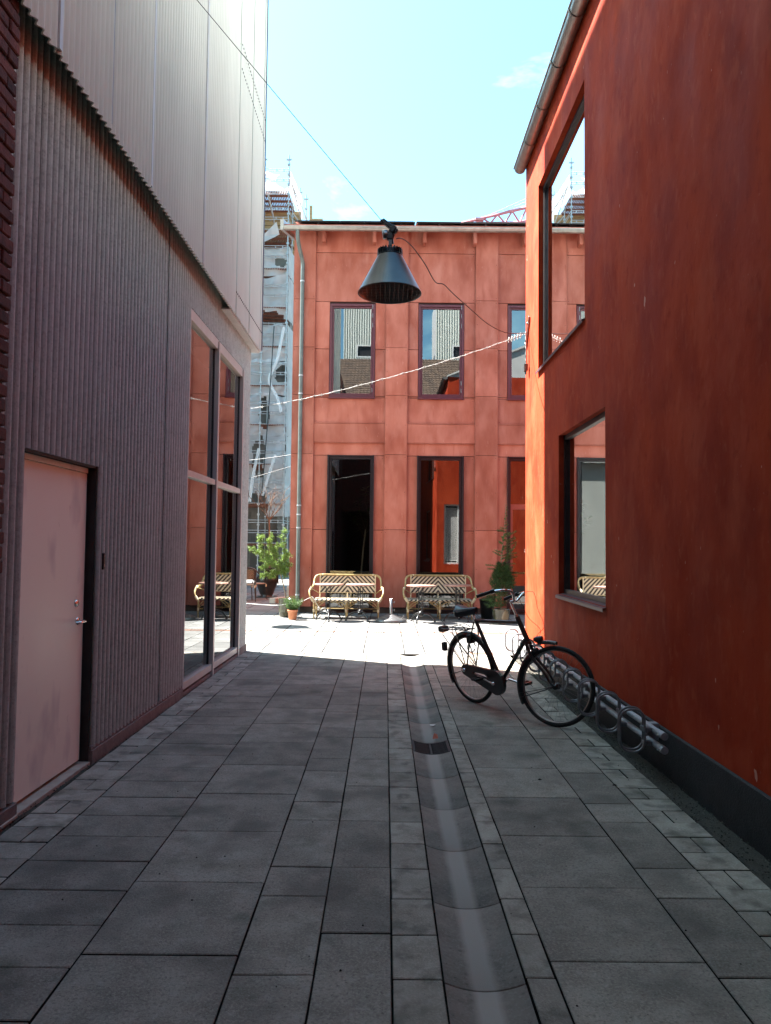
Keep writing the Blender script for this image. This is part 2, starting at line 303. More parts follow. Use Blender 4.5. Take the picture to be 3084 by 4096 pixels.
# ------------------------------------------------------------ ground and paving
g=MB(); g.quad((-250,-250,-.05),(250,-250,-.05),(250,250,-.05),(-250,250,-.05)); tag(g.build('ground',M['dirt']),kind='structure')
PV=MB(); PS=MB(); PC=MB()
def slab(mb,x0,x1,y0,y1,z=0,gap=.0034,c=.0035,t=None,jit=.0016):
    if x1-x0<.04 or y1-y0<.04: return
    z+=rnd.uniform(-jit,jit); mb.tint=t if t else rnd.uniform(.80,1.16)
    x0+=gap;x1-=gap;y0+=gap;y1-=gap; q=c
    J=lambda: rnd.uniform(-.0016,.0016)
    a=[(x0+J(),y0+J()),(x1+J(),y0+J()),(x1+J(),y1+J()),(x0+J(),y1+J())]; b=[(a[0][0]+q,a[0][1]+q),(a[1][0]-q,a[1][1]+q),(a[2][0]-q,a[2][1]-q),(a[3][0]+q,a[3][1]-q)]
    tl=[rnd.uniform(-.0008,.0008) for _ in range(4)]
    vs=[(p[0],p[1],-.045) for p in a]+[(p[0],p[1],z-q) for p in a]+[(p[0],p[1],z+t_) for p,t_ in zip(b,tl)]
    fs=[(8,9,10,11)]
    for i in range(4): j=(i+1)%4; fs.append((4+i,4+j,8+j,8+i))
    mb.add(vs,fs); mb.mi=1; mb.add(vs[:8],[(i,(i+1)%4,4+(i+1)%4,4+i) for i in range(4)]); mb.mi=0
YE=10.66
def col(mb,x0,x1,start,steps,ymin=.6,ymax=YE):
    y=start; i=0
    while y>ymin: i-=1; y-=steps[i%len(steps)]
    while y<ymax:
        d=steps[i%len(steps)]; y1=min(y+d,ymax)
        slab(mb,x0,x1,y,y1); y+=d; i+=1
col(PV,-1.737,-1.139,2.773,[.3033])
col(PV,-1.139,-.540,2.866,[.603])
col(PV,-.540,-.243,2.741,[.603,.300])
col(PV,-.243,.042,3.037,[.603])
col(PS,.042,.226,2.725,[.3010])
col(PS,.525,.636,2.741,[.3010])
col(PV,.636,1.229,2.849,[.6035])
col(PV,1.229,1.530,2.754,[.603,.3035])
def halves(x0,x1,start,sp,par):
    k=-16; 
    while start+k*sp<YE:
        y=start+k*sp; y1=min(y+sp,YE); full=((k+par)%2==0)
        if full: slab(PS,x0,x1,y,y1,jit=.003,t=rnd.uniform(.98,1.2))
        else:
            xm=(x0+x1)/2; slab(PS,x0,xm,y,y1,jit=.003); slab(PS,xm,x1,y,y1,jit=.003)
        k+=1
halves(-2.03,-1.737,3.902,.2033,1)
halves(1.530,1.797,4.057,.2010,0)
tag(PV.build('paving_slabs',[M['slab'],M['dirt']]),kind='structure'); tag(PS.build('small_pavers',[M['small slab'],M['dirt']]),kind='structure')
# courtyard paving
x=-7.2; k=0
while x<9:
    w=.60 if k%3 else .30; y=10.66+(.15 if k%2 else 0)-.3; 
    while y<27:
        y1=y+(.6 if w>.5 else .45); a=max(y,YE); b=y1
        if not (a<13.40 and b>13.20):
            slab(PC,x,x+w,a,b,gap=.006,c=.002)
        else:
            slab(PC,x,x+w,a,13.2,gap=.006,c=.002); slab(PC,x,x+w,13.40,b,gap=.006,c=.002)
        y=y1
    x+=w; k+=1
tag(PC.build('courtyard_paving',[M['court slab'],M['dirt']]),kind='structure')
s=MB(); s.box(-40,-7.2,10.66,60,-.045,-.002); s.box(9,40,10.66,60,-.045,-.002); s.box(-7.2,9,27.3,60,-.045,-.003)
tag(s.build('outer_courtyard_paving',M['court slab']),kind='structure')
s=MB(); s.box(-2.03,1.797,-7,.62,-.045,-.003); tag(s.build('rear_alley_paving',M['slab']),kind='structure')
# drain line of terracotta blocks across the courtyard
s=MB(); x=-7.2
while x<9:
    s.tint=rnd.uniform(.75,1.15)
    if int((x+7.2)/.3)%5==2:
        for q in range(9): s.box(x+.012+q*.031,x+.03+q*.031,13.205,13.395,-.04,-.002)
    else:
        for q in range(6): s.cbox(x+.008,x+.292,13.204+q*.032,13.204+q*.032+.026,-.04,0,.002)
    x+=.3
tag(s.build('terracotta_drain_line',M['draindisc']),kind='structure')
s=MB(); s.cbox(1.25,1.72,10.70,10.86,-.04,.004,.002); tag(s.build('terracotta_paver',M['draindisc']),kind='structure')
# concave channel
CH=MB(); yj=[1.51,2.11,2.713,3.314,3.923,4.524,5.12,5.70,6.03,6.668,7.26,7.86,8.46,9.06,9.66,10.26,10.86]
def chz(u): return -.004-.030*(1-((u-.375)/.147)**2)
for a,b in zip([.6]+yj,yj):
    if abs(a-5.70)<.01: continue
    CH.tint=rnd.uniform(.9,1.1); n=14; xs=[.230+.290*i/n for i in range(n+1)]
    a2=a+.0035;b2=b-.0035; vs=[];zo=rnd.uniform(-.001,.001)
    for y in (a2,a2+.003,b2-.003,b2):
        e=-.003 if y in (a2,b2) else 0
        vs+=[(x,y,chz(x)+e+zo) for x in xs]
    vs+=[(x,a2,-.06) for x in xs]+[(x,b2,-.06) for x in xs]
    fs=[]; m=n+1
    for r in range(3):
        for i in range(n): fs.append((r*m+i,r*m+i+1,(r+1)*m+i+1,(r+1)*m+i))
    for i in range(n): fs.append((4*m+i,4*m+i+1,i+1,i)); fs.append((3*m+i,3*m+i+1,5*m+i+1,5*m+i))
    CH.add(vs,fs,True)
tag(CH.build('drain_channel',M['channel']),kind='structure')
gr=MB(); t=.006
for y in [5.715,5.745,5.775,5.805,5.835,5.865,5.895,5.925,5.955,5.985,6.015]:
    for xs in ((.250,.362),(.388,.500)) if 5.72<y<6.01 else ((.238,.512),):
        P=[(xs[0]+(xs[1]-xs[0])*i/6,y,chz(xs[0]+(xs[1]-xs[0])*i/6)-.002) for i in range(7)]
        for p,q in zip(P,P[1:]): gr.add([(p[0],y-t,p[2]),(q[0],y-t,q[2]),(q[0],y+t,q[2]),(p[0],y+t,p[2]),(p[0],y-t,p[2]-.03),(q[0],y-t,q[2]-.03),(q[0],y+t,q[2]-.03),(p[0],y+t,p[2]-.03)],[(0,1,2,3),(0,4,5,1),(3,2,6,7)])
for x in (.240,.375,.510): gr.box(x-.008,x+.008,5.708,6.022,chz(x)-.03,chz(x)-.001)
go=thing('drain_grate','black cast iron grate set in the concave concrete drain channel','drain grate',(0,0,0)); gr.build('grate_bars',M['iron'],go)
s=MB(); s.box(.232,.518,5.705,6.025,-.25,-.24); 
for q in ((.228,.233),(.517,.522)): s.box(q[0],q[1],5.703,6.027,-.25,-.012)
s.build('sump_pit',M['pot_black'],go)
# gravel strips
def gravel(name,x0,x1,y0,y1,n,side):
    s=MB(); nx,ny=8,220
    vs=[(x0+(x1-x0)*i/nx,y0+(y1-y0)*j/ny,-.014+.012*mn.noise(Vector((i*.9,j*.55,side)))+(.012 if i in (0,nx) else 0)) for j in range(ny+1) for i in range(nx+1)]
    s.add(vs,[(j*(nx+1)+i,j*(nx+1)+i+1,(j+1)*(nx+1)+i+1,(j+1)*(nx+1)+i) for j in range(ny) for i in range(nx)],True)
    for _ in range(n):
        x=rnd.uniform(x0-.01,x1); y=rnd.uniform(y0,y1); r=rnd.uniform(.0025,.008); s.tint=rnd.choice([.5,.8,1,1.3,1.8])
        p=[Vector((x,y,-.004))+Vector((math.cos(a)*math.cos(e),math.sin(a)*math.cos(e),math.sin(e)*.7))*r*rnd.uniform(.7,1.2) for e,a in [(-1.5,0),(0,0),(0,1.3),(0,2.6),(0,3.9),(0,5.1),(1.5,0)]]
        s.add(p,[(0,i,i%5+1) for i in range(1,6)]+[(6,i%5+1,i) for i in range(1,6)])
    tag(s.build(name,M['gravel']),kind='stuff')
    return
gravel('wall_gravel',-2.16,-2.030,1.5,10.75,1500,1.3); gravel('wall_gravel',1.797,1.975,1.5,10.4,2600,4.7)
for o in COL.objects:
    if o.name.startswith('wall_gravel'):
        left=o.data.vertices[0].co.x<0
        tag(o,'dirty gravel strip along the foot of the corrugated wall' if left else 'dirty gravel strip along the foot of the red plaster wall','gravel')
# ------------------------------------------------------------ corrugated building (left)
BL=thing('corrugated_building','tall building clad in corrugated sheet, cream upper storeys over grey base','building',(-2.03,10.8,0),-.0088)
PIT=.0764
def corr(mb,X,y0,y1,zf,amp=.0125,n=8,pit=PIT,ph=0,depth=0,cusp=False):
    k=int(round((y1-y0)/pit*n)); ys=[y0+(y1-y0)*i/k for i in range(k+1)]
    xx=(lambda y: X+amp*(1.7*abs(math.sin(math.pi*y/pit))**1.15-.8)) if cusp else (lambda y: X+amp*math.sin(2*math.pi*y/pit+ph))
    for a,b in zip(ys,ys[1:]):
        if cusp: q=abs(math.sin(math.pi*(a+b)/2/pit)); mb.tint=.16+.84*min(1,(q/.8)**1.2)   # rib shade painted into the valleys as a darker tint
        for (z0,z1) in zf((a+b)/2):
            mb.add([(xx(a),a,z0),(xx(b),b,z0),(xx(b),b,z1),(xx(a),a,z1)],[(0,1,2,3)],True)
            if depth: mb.add([(xx(a),a,z0),(xx(b),b,z0),(xx(b)-depth,b,z0),(xx(a)-depth,a,z0)],[(3,2,1,0)])
Y=lambda y:y-10.8
def lowz(y):
    w=y+10.8
    if 4.24<w<5.28: return [(2.10,4.85)]
    if 7.56<w<10.29: return [(4.015,4.85)]
    return [(.10,4.85)]
s=MB()
js=[3.43,4.27,5.11,5.965,6.78,7.56,8.42,9.26,10.10,10.8]
for a,b in zip(js,js[1:]):
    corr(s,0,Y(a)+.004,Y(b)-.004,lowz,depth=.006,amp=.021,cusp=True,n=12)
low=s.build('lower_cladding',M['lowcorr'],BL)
s=MB()
s.box(-.004,.004,Y(5.965)-.008,Y(5.965)+.008,.1,4.8); s.build('cladding_joint',M['rubber'],BL)
s=MB(); s.box(-.004,.014,Y(7.56)-.004,Y(7.56)+.008,4.02,4.8); s.build('cladding_joint',M['rubber'],BL)
s=MB(); s.box(-.5,-.02,Y(3.5),Y(4.24),0,4.8); s.box(-.5,-.02,Y(5.28),Y(7.56),0,4.8); s.box(-.5,-.02,Y(10.29),Y(10.79),0,4.8); s.box(-.5,-.02,Y(4.24),Y(5.28),2.1,4.8); s.box(-.5,-.02,Y(7.56),Y(10.29),4.02,4.8)
s.build('backing_wall',M['dark'],BL)
for q in ((.022,3.5,4.238,.085),(.022,5.282,7.555,.085),(.022,10.30,10.83,.10),(.006,7.557,10.298,.030)):
    s=MB(); s.cbox(-.5,q[0],Y(q[1]),Y(q[2]),-.03,q[3],.004)
    if q[1]==5.282: s.cbox(-.02,.012,Y(5.282),Y(7.555),.0855,.112,.003)
    s.build('plinth',M['plinthL'],BL)
# upper cladding
s=MB(); uj=[3.38,4.22,5.05,5.89,6.73,7.53,8.31,9.13,9.97,10.81]
segs=list(zip(uj,uj[1:]))+[(10.81,10.96)]
for a,b in segs:
    corr(s,.13,Y(a)+.004,Y(b)-.003,lambda y:[(4.44,7.93),(7.935,13.1)] if y+10.8>9.1 else [(4.44,13.1)],depth=.012)
S_UP=s
s=MB()
for j in (4.22,5.87,7.53): s=MB(); s.box(.122,.145,Y(j)-.017,Y(j)+.017,4.46,13.1); s.build('cover_strip',M['trim'],BL)
s=MB()
for j in uj: 
    if j not in (4.22,7.53,5.89): s=MB(); s.box(.118,.1305,Y(j)-.006,Y(j)+.006,4.5,13.1); s.build('joint_strip',M['bluetrim'],BL)
s=MB()
for z,ya in ((7.98,9.2),(7.66,9.2),(4.72,9.15),(10.4,5.0)):
    y=math.floor(Y(ya)/PIT)*PIT+PIT*.25
    while y<Y(10.95):
        S_UP.mi=1; S_UP.box(.1385,.1445,y-.010,y+.010,z-.010,z+.010); y+=PIT
S_UP.build('upper_cladding',[M['upcorr'],M['rubber']],BL)
s=MB(); s.box(.10,.146,Y(10.962),Y(10.985),4.47,13.1); s.build('corner_trim',M['bluetrim'],BL)
s=MB(); s.box(-.02,.11,Y(3.4),Y(8.88),4.85,4.87); s.build('cavity_head',M['dark'],BL)
s=MB(); s.box(-.015,.112,Y(8.90),Y(10.96),4.425,4.448); s.build('soffit',M['trim'],BL)
s=MB(); s.box(-10,-.03,Y(10.962),Y(10.985),4.2,13.1); s.box(-.03,.10,Y(10.962),Y(10.985),4.46,13.1); s.box(-10,-.02,Y(10.795),Y(10.83),0,4.2); s.build('gable_cladding',M['upcorr'],BL)
s=MB(); s.box(-10,.14,Y(3.38),Y(10.99),13.1,13.2); s.box(-10,-.6,Y(3.3),Y(3.38),4,13.1); s.build('roof',M['roofdark'],BL)
s=MB(); s.box(-3.6,-3.5,Y(3.6),Y(10.8),0,4.3); s.box(-3.5,-.51,Y(3.6),Y(10.79),-.02,.0); s.box(-3.5,-.51,Y(3.6),Y(10.79),4.3,4.4); s.box(-3.5,-.51,Y(7.3),Y(7.4),0,4.3); s.box(-3.5,-.51,Y(10.75),Y(10.79),0,4.3); s.build('room',M['room'],BL)
# shopfront window: frame, fins, panes
WL=MB(); ya,ym,yb=Y(7.572),Y(8.80),Y(10.275); z0,zt,z1=.06,2.285,3.97
x0,x1=-.055,.012
WL.cbox(x0,x1,ya,yb,z0,z0+.075,.002); WL.cbox(x0,x1,ya,yb,z1-.075,z1+.04,.002); WL.cbox(x0,x1,ya,ym-.03,zt-.03,zt+.035,.002); WL.cbox(x0,x1,ym+.03,yb,zt-.03,zt+.035,.002)
WL.cbox(x0,x1-.002,ya,ya+.03,z0+.07,z1-.07,.002); WL.cbox(-.06,.028,ym-.03,ym+.03,-.0,z1+.02,.002); WL.cbox(-.06,.028,yb-.05,yb,-.0,z1+.02,.002)
WL.mi=1; WL.box(-.05,-.022,ym-.055,ym-.031,z0+.076,z1-.076); WL.box(-.05,-.022,yb-.075,yb-.051,z0+.076,z1-.076); WL.mi=0
wf=WL.build('window',[M['alu'],M['rubber']],BL)
for (p,q) in ((ya+.031,ym-.056),(ym+.031,yb-.076)):
    for (c,d) in ((z0+.076,zt-.031),(zt+.036,z1-.076)):
        s=MB(); s.quad((-.032,p,c),(-.032,q,c),(-.032,q,d),(-.032,p,d)); s.build('pane',M['glassL'],wf)
s=MB(); s.box(-.01,.016,Y(7.55),Y(7.571),0,4.0); s.build('window_edge_trim',M['trim'],BL)
# door
s=MB(); s.cbox(-.10,-.05,Y(4.245),Y(5.235),.035,2.045,.003); dr=s.build('door',M['doorp'],BL)
s=MB(); s.box(-.30,-.101,Y(4.2),Y(5.30),0,2.1)
s.box(-.1,-.004,Y(5.272),Y(5.284),0,2.10); s.box(-.1,-.004,Y(4.232),Y(4.242),0,2.1); s.box(-.1,-.004,Y(4.242),Y(5.272),2.086,2.105)
s.build('door_reveal',M['darkjamb'],BL)
s=MB(); s.cbox(-.10,-.043,Y(4.245),Y(5.235),2.048,2.084,.002); s.build('door_head_frame',M['doorp'],BL)
s=MB(); Mx=Matrix.Rotation(R(90),3,'Y')
s.lathe([(.001,.010),(.020,.010),(.026,.006),(.027,0)],(-.05,Y(5.11),1.135),20,Mx); s.box(-.041,-.036,Y(5.109),Y(5.111),1.125,1.145); s.build('lock',M['chrome'],dr)
s=MB(); s.lathe([(.001,.008),(.022,.008),(.026,.004),(.027,0)],(-.05,Y(5.14),1.012),20,Mx)
s.tube(spl([(-.05,Y(5.14),1.012),(-.02,Y(5.14),1.012),(.005,Y(5.135),1.012),(.012,Y(5.11),1.012),(.008,Y(5.05),1.011),(-.012,Y(5.02),1.01)],5),.0085,10); s.build('handle',M['chrome'],dr)
s=MB(); s.cbox(-.049,-.046,Y(4.24),Y(4.262),.05,2.04,.001); s.build('hinge_edge',M['alu'],dr)
s=MB(); s.cbox(.006,.022,Y(5.395),Y(5.425),1.36,1.48,.003); s.mi=1; s.box(.022,.0235,Y(5.402),Y(5.418),1.38,1.40); s.box(.022,.0235,Y(5.402),Y(5.418),1.455,1.465)
s.build('card_reader',[M['rubber'],M['steel']],BL)
s=MB(); s.cbox(-.02,.03,Y(4.05),Y(4.236),.0,.02,.004); s.cbox(-.10,.012,Y(4.245),Y(5.275),-.02,.012,.003); s.build('threshold',M['ceramicgrey'],BL)
# ------------------------------------------------------------ brick building, nearer on the left, and what closes the alley behind the camera
BB=thing('brick_building','dark red brick wall end standing in front of the grey corrugated wall','building',(0,0,0))
s=MB(); s.box(-12,-2.012,-5,3.82,0,9.0); s.build('wall_core',M['mortar'],BB)
s=MB(); nr=int(9.0/.077)
for r in range(nr):
    z=r*.077; y=3.85+rnd.uniform(-.008,.010); off=(r%2)*.06
    first=True
    while y>1.2:
        L=(.11 if r%2 else .23) if first else .23
        s.tint=rnd.uniform(.6,1.35); j=rnd.uniform(-.005,.006)
        s.cbox(-2.10,-1.998+j,y-L+.012,y,z+.006,z+.071+rnd.uniform(-.003,.003),.006); y-=L; first=False
s.build('brickwork',M['brick'],BB)
s=MB(); s.box(-2.012,1.96,-5,.2,3.1,8.2); s.box(-2.012,2.2,-5.1,-5,-.05,3.1)  # unseen overhead bridge added to darken the near alley, plus closing back wall
s.build('added_shading_bridge',M['brick'],BB)
# roofed building behind the camera, seen only in the window reflections
RB=thing('tile_roofed_building','brick building with clay tile roof, mirrored in the upper facade windows','building',(0,0,0))
s=MB(); s.box(-2,9,-9.6,-5.2,0,9.4); s.build('wall',M['brick'],RB)
s=MB(); ny,nx=22,60
for j in range(ny):
    ya=-4.9-(4.6*j/ny); za=9.3+3.3*j/ny
    for i in range(nx*4):
        xa=-3+12*i/(nx*4); xb=xa+12/(nx*4); f=lambda x: .03*abs(math.sin(math.pi*x/.2))
        s.add([(xa,ya,za+.05+f(xa)),(xb,ya,za+.05+f(xb)),(xb,ya-4.6/ny,za+.15+f(xb)),(xa,ya-4.6/ny,za+.15+f(xa))],[(0,1,2,3)],True)
        s.add([(xa,ya,za+.0+f(xa)),(xb,ya,za+.0+f(xb)),(xb,ya,za+.05+f(xb)),(xa,ya,za+.05+f(xa))],[(0,1,2,3)],True)
s.build('roof',M['tile'],RB)
TW=thing('corrugated_tower','pale corrugated block with small windows rising behind the tile roof','building',(0,0,0))
def tower(x0,x1,wx):
    s=MB(); k=int((x1-x0)/.15*6)
    for i in range(k):
        a=x0+(x1-x0)*i/k; b=x0+(x1-x0)*(i+1)/k; f=lambda x:-11+.03*math.sin(2*math.pi*x/.15)
        for z0,z1 in ((0,13.1),(13.9,17.0)) if wx[0]<(a+b)/2<wx[1] else ((0,17.0),): s.add([(a,f(a),z0),(b,f(b),z0),(b,f(b),z1),(a,f(a),z1)],[(0,1,2,3)],True)
    s.build('cladding',M['upcorr'],TW)
    s=MB(); s.box(x0,x1,-15,-11.1,0,17.0); s.build('core_wall',M['trim'],TW)
    s=MB(); s.box(wx[0],wx[1],-11.09,-11.05,13.1,13.9); w=s.build('window',M['rubber'],TW)
    s=MB()
    for a,b,c,d in ((wx[0],wx[1],13.1,13.18),(wx[0],wx[1],13.82,13.9),(wx[0],wx[0]+.08,13.18,13.82),(wx[1]-.08,wx[1],13.18,13.82)): s.box(a,b,-11.05,-10.98,c,d)
    s.build('frame',M['white'],w)
tower(-2.7,1.0,(-1.9,-.7)); tower(3.0,6.2,(4.0,5.2))
# ------------------------------------------------------------ red plaster building (right)
BR=thing('plaster_building','building with mottled dark red limewash plaster walls and a black plinth','building',(0,0,0))
XR=1.97; YC=10.36; HT=7.0
F=lambda u,v,d:(XR+d,u,v)
opsR=[(7.265,9.50,3.845,6.30),(6.59,8.37,1.03,2.83)]
s=MB(); wall(s,F,-5,YC,.30,HT,opsR,.10)
Fe=lambda u,v,d:(u,YC-d,v); opsE=[(2.20,3.15,.97,2.90)]
wall(s,Fe,XR,9,.30,HT,opsE,.10); s.build('wall',M['plaster'],BR)
s=MB(); s.cbox(XR-.020,XR+.10,-5,YC+.020,-.05,.305,.006); s.cbox(XR+.10,9,YC-.10,YC+.020,-.05,.305,.006); s.build('plinth',M['plinthR'],BR)
s=MB(); s.box(XR+.3,9,-5,YC-.3,HT-.4,HT-.3); s.box(2.9,3.0,-5,YC-.4,0,HT-.4); s.build('room',M['room'],BR)
for (a,b,c,d) in opsR:
    s=MB(); w=.055; fx0,fx1=XR+.062,XR+.115
    s.cbox(fx0,fx1,a,b,c,c+w,.002); s.cbox(fx0,fx1,a,b,d-w,d,.002); s.cbox(fx0,fx1,a,a+w,c+w,d-w,.002); s.cbox(fx0,fx1,b-w,b,c+w,d-w,.002)
    s.box(XR+.058,XR+.0615,b-.012,b-.002,c+.02,d)
    wf=s.build('window',M['frameR'],BR)
    s=MB(); s.quad((XR+.09,a+w,c+w),(XR+.09,b-w,c+w),(XR+.09,b-w,d-w),(XR+.09,a+w,d-w)); s.build('pane',M['glassR'],wf)
    s=MB(); z=c; s.add([(XR+.06,a-.02,z+.012),(XR+.06,b+.01,z+.012),(XR-.035,b+.01,z-.012),(XR-.035,a-.02,z-.012),(XR+.06,a-.02,z+.008),(XR+.06,b+.01,z+.008),(XR-.032,b+.01,z-.015),(XR-.032,a-.02,z-.015),(XR-.035,b+.01,z-.045),(XR-.035,a-.02,z-.045),(XR-.032,b+.01,z-.045),(XR-.032,a-.02,z-.045)],
      [(0,1,2,3),(3,2,8,9),(9,8,10,11),(4,7,6,5),(7,11,10,6),(0,3,7,4),(1,5,6,2),(3,9,11,7),(2,6,10,8)]); s.build('sill',M['sillR'],wf)
# window in the end wall with blinds
a,b,c,d=opsE[0]; s=MB(); w=.06
for q in ((a,b,c,c+w),(a,b,d-w,d),(a,a+w,c+w,d-w),(b-w,b,c+w,d-w),((a+b)/2-.03,(a+b)/2+.03,c+w,d-w)): s.box(q[0],q[1],YC-.10,YC-.05,q[2],q[3])
we=s.build('window',M['white'],BR)
s=MB(); z=c+.1
while z<d-.1: s.box(a+.07,b-.07,YC-.14,YC-.115,z,z+.020); z+=.034
s.build('blind',M['white'],we)
# gutter along the alley
s=MB(); cx_,cz_=XR-.085,7.0; r=.082
pr_=[(cx_+r*math.cos(t),cz_+r*math.sin(t)) for t in [math.pi+math.pi*i/12 for i in range(13)]]
pi_=[(cx_+(r-.004)*math.cos(t),cz_+(r-.004)*math.sin(t)) for t in [math.pi+math.pi*i/12 for i in range(13)]]
y0,y1=-5,YC+.02; n=13
vs=[(x,y0,z) for x,z in pr_]+[(x,y1,z) for x,z in pr_]+[(x,y0,z) for x,z in pi_]+[(x,y1,z) for x,z in pi_]
s.add(vs,[(i,i+1,n+i+1,n+i) for i in range(12)]+[(2*n+i+1,2*n+i,3*n+i,3*n+i+1) for i in range(12)],True)
s.add([(x,y1,z) for x,z in pr_],[tuple(range(13))]); s.tube([(pr_[0][0]-.006,y0,cz_),(pr_[0][0]-.006,y1,cz_)],.009,8)
gu=s.build('gutter',M['zinc'],BR)
y=YC-.75; s=MB()
while y>2:
    s=MB(); s.tube([(cx_+(r+.006)*math.cos(t),y,cz_+(r+.006)*math.sin(t)) for t in [math.pi*.97+math.pi*1.06*i/12 for i in range(13)]],.006,6); y-=.80; s.build('gutter_bracket',M['zinc'],gu)
s=MB(); s.add([(XR-.03,-5,7.0),(XR-.03,YC+.05,7.0),(6,YC+.05,8.6),(6,-5,8.6),(XR-.03,-5,7.05),(XR-.03,YC+.05,7.05),(6,YC+.05,8.68),(6,-5,8.68)],[(3,2,1,0),(4,5,6,7),(0,1,5,4),(1,2,6,5)]); s.add([(XR,YC,7),(9,YC,7),(6,YC,8.6)],[(0,1,2)]); s.build('roof',M['roofzinc'],BR)
# ------------------------------------------------------------ panelled facade building (end of the courtyard)
BF=thing('panelled_building','two storey building clad in oxide red panels with tall burgundy framed windows','building',(0,0,0))
YF=16.85
PN=MB()
def panel(x0,x1,z0,z1,y,gap=.004,th=.03):
    if x1-x0<.03: return
    PN.tint=rnd.uniform(.86,1.10); PN.cbox(x0+gap,x1-gap,y,y+th,z0+gap,z1-gap,.002)
pil=[(-2.18,-1.68),(-.035,.475),(2.045,2.56),(4.12,4.635),(6.2,6.715)]
zs=[.14,1.915,3.64,5.01,6.125,7.25,8.93]
for (a,b) in pil:
    for z0,z1 in zip(zs,zs[1:]): panel(a,b,z0,z1,YF)
bays=[(-1.68,-.035,-.81),(.475,2.045,1.252),(2.56,4.12,3.325),(4.635,6.2,5.42)]
YB=YF+.060; ops=[]
for (a,b,c) in bays:
    wu=(c-.53,c+.53,4.965,7.165); wd=(c-.53,c+.53,.06,3.615); ops+=[wu,wd]
    for z0,z1 in ((8.372,8.93),(7.212,8.368)): panel(a,b,z0,z1,YB)
    for z0,z1 in ((6.10,7.208),(5.0,6.096)): panel(a,wu[0],z0,z1,YB); panel(wu[1],b,z0,z1,YB)
    panel(a,wu[0],4.965,4.996,YB); panel(wu[1],b,4.965,4.996,YB)
    panel(a,b,4.362,4.962,YB); panel(a,b,3.915,4.358,YF+.025,th=.06); panel(a,b,3.62,3.911,YB)
    for z0,z1 in ((1.905,3.616),(.14,1.90)): panel(a,wd[0],z0,z1,YB); panel(wd[1],b,z0,z1,YB)
# gable side panels
for k in range(6):
    for z0,z1 in zip(zs,zs[1:]):
        y0=YF+.04+k*1.3; PN.tint=rnd.uniform(.9,1.1); PN.cbox(-2.185,-2.15,y0,y0+1.29,z0+.004,z1-.004,.002)

# small folded edges that catch light beside each pilaster and beam
s=PN; PN.tint=1.0
for (a,b) in pil:
    for x in (a,b): s.box(x-.004,x+.004,YF-.004,YF+.058,.15,8.91)
for (a,b,c) in bays: s.box(a+.006,b-.006,YF+.015,YF+.056,4.359,4.369); s.box(a+.006,b-.006,YF+.015,YF+.056,3.905,3.914)
PN.mi=1
for (a,b) in pil:
    for z0,z1 in zip(zs,zs[1:]):
        z=z0+.06
        while z<z1: 
            for x in (a+.04,b-.04): s.box(x-.006,x+.006,YF-.0025,YF,z-.006,z+.006)
            z+=(z1-z0-.12)/2.001 if z1-z0>.5 else 1
for (a,b,c) in bays:
    for z in (8.43,8.31,7.27,6.16,6.04,5.06,4.90,4.42,1.97,1.85,3.55):
        for x in (a+.05,b-.05): s.box(x-.006,x+.006,YB-.0025,YB,z-.006,z+.006)
PN.build('facade_panels',[M['panel'],M['backing']],BF)
s=MB(); Fb=lambda u,v,d:(u,YF+.09+d,v); wall(s,Fb,-2.17,9,.0,8.92,ops,.12); s.box(-2.15,-2.14,YF+.09,25,0,8.9); s.build('backing_wall',M['backing'],BF)
for (a,b) in ((-2.12,-1.35),(-.275,.715),(1.79,2.78),(3.86,9)): s=MB(); s.box(a,b,YF+.05,YF+.089,-.02,.14); s.build('plinth',M['plinthF'],BF)
s=MB(); s.box(-2.1,9,19.6,19.7,0,8.6)
for z in (-.02,3.9,8.6): s.box(-2.1,9,17.1,19.6,z,z+.06)
s.build('room',M['room'],BF)
def frame(mb,a,b,c,d,y0,y1,w):
    mb.cbox(a,b,y0,y1,c,c+w,.002); mb.cbox(a,b,y0,y1,d-w,d,.002); mb.cbox(a,a+w,y0,y1,c+w,d-w,.002); mb.cbox(b-w,b,y0,y1,c+w,d-w,.002)
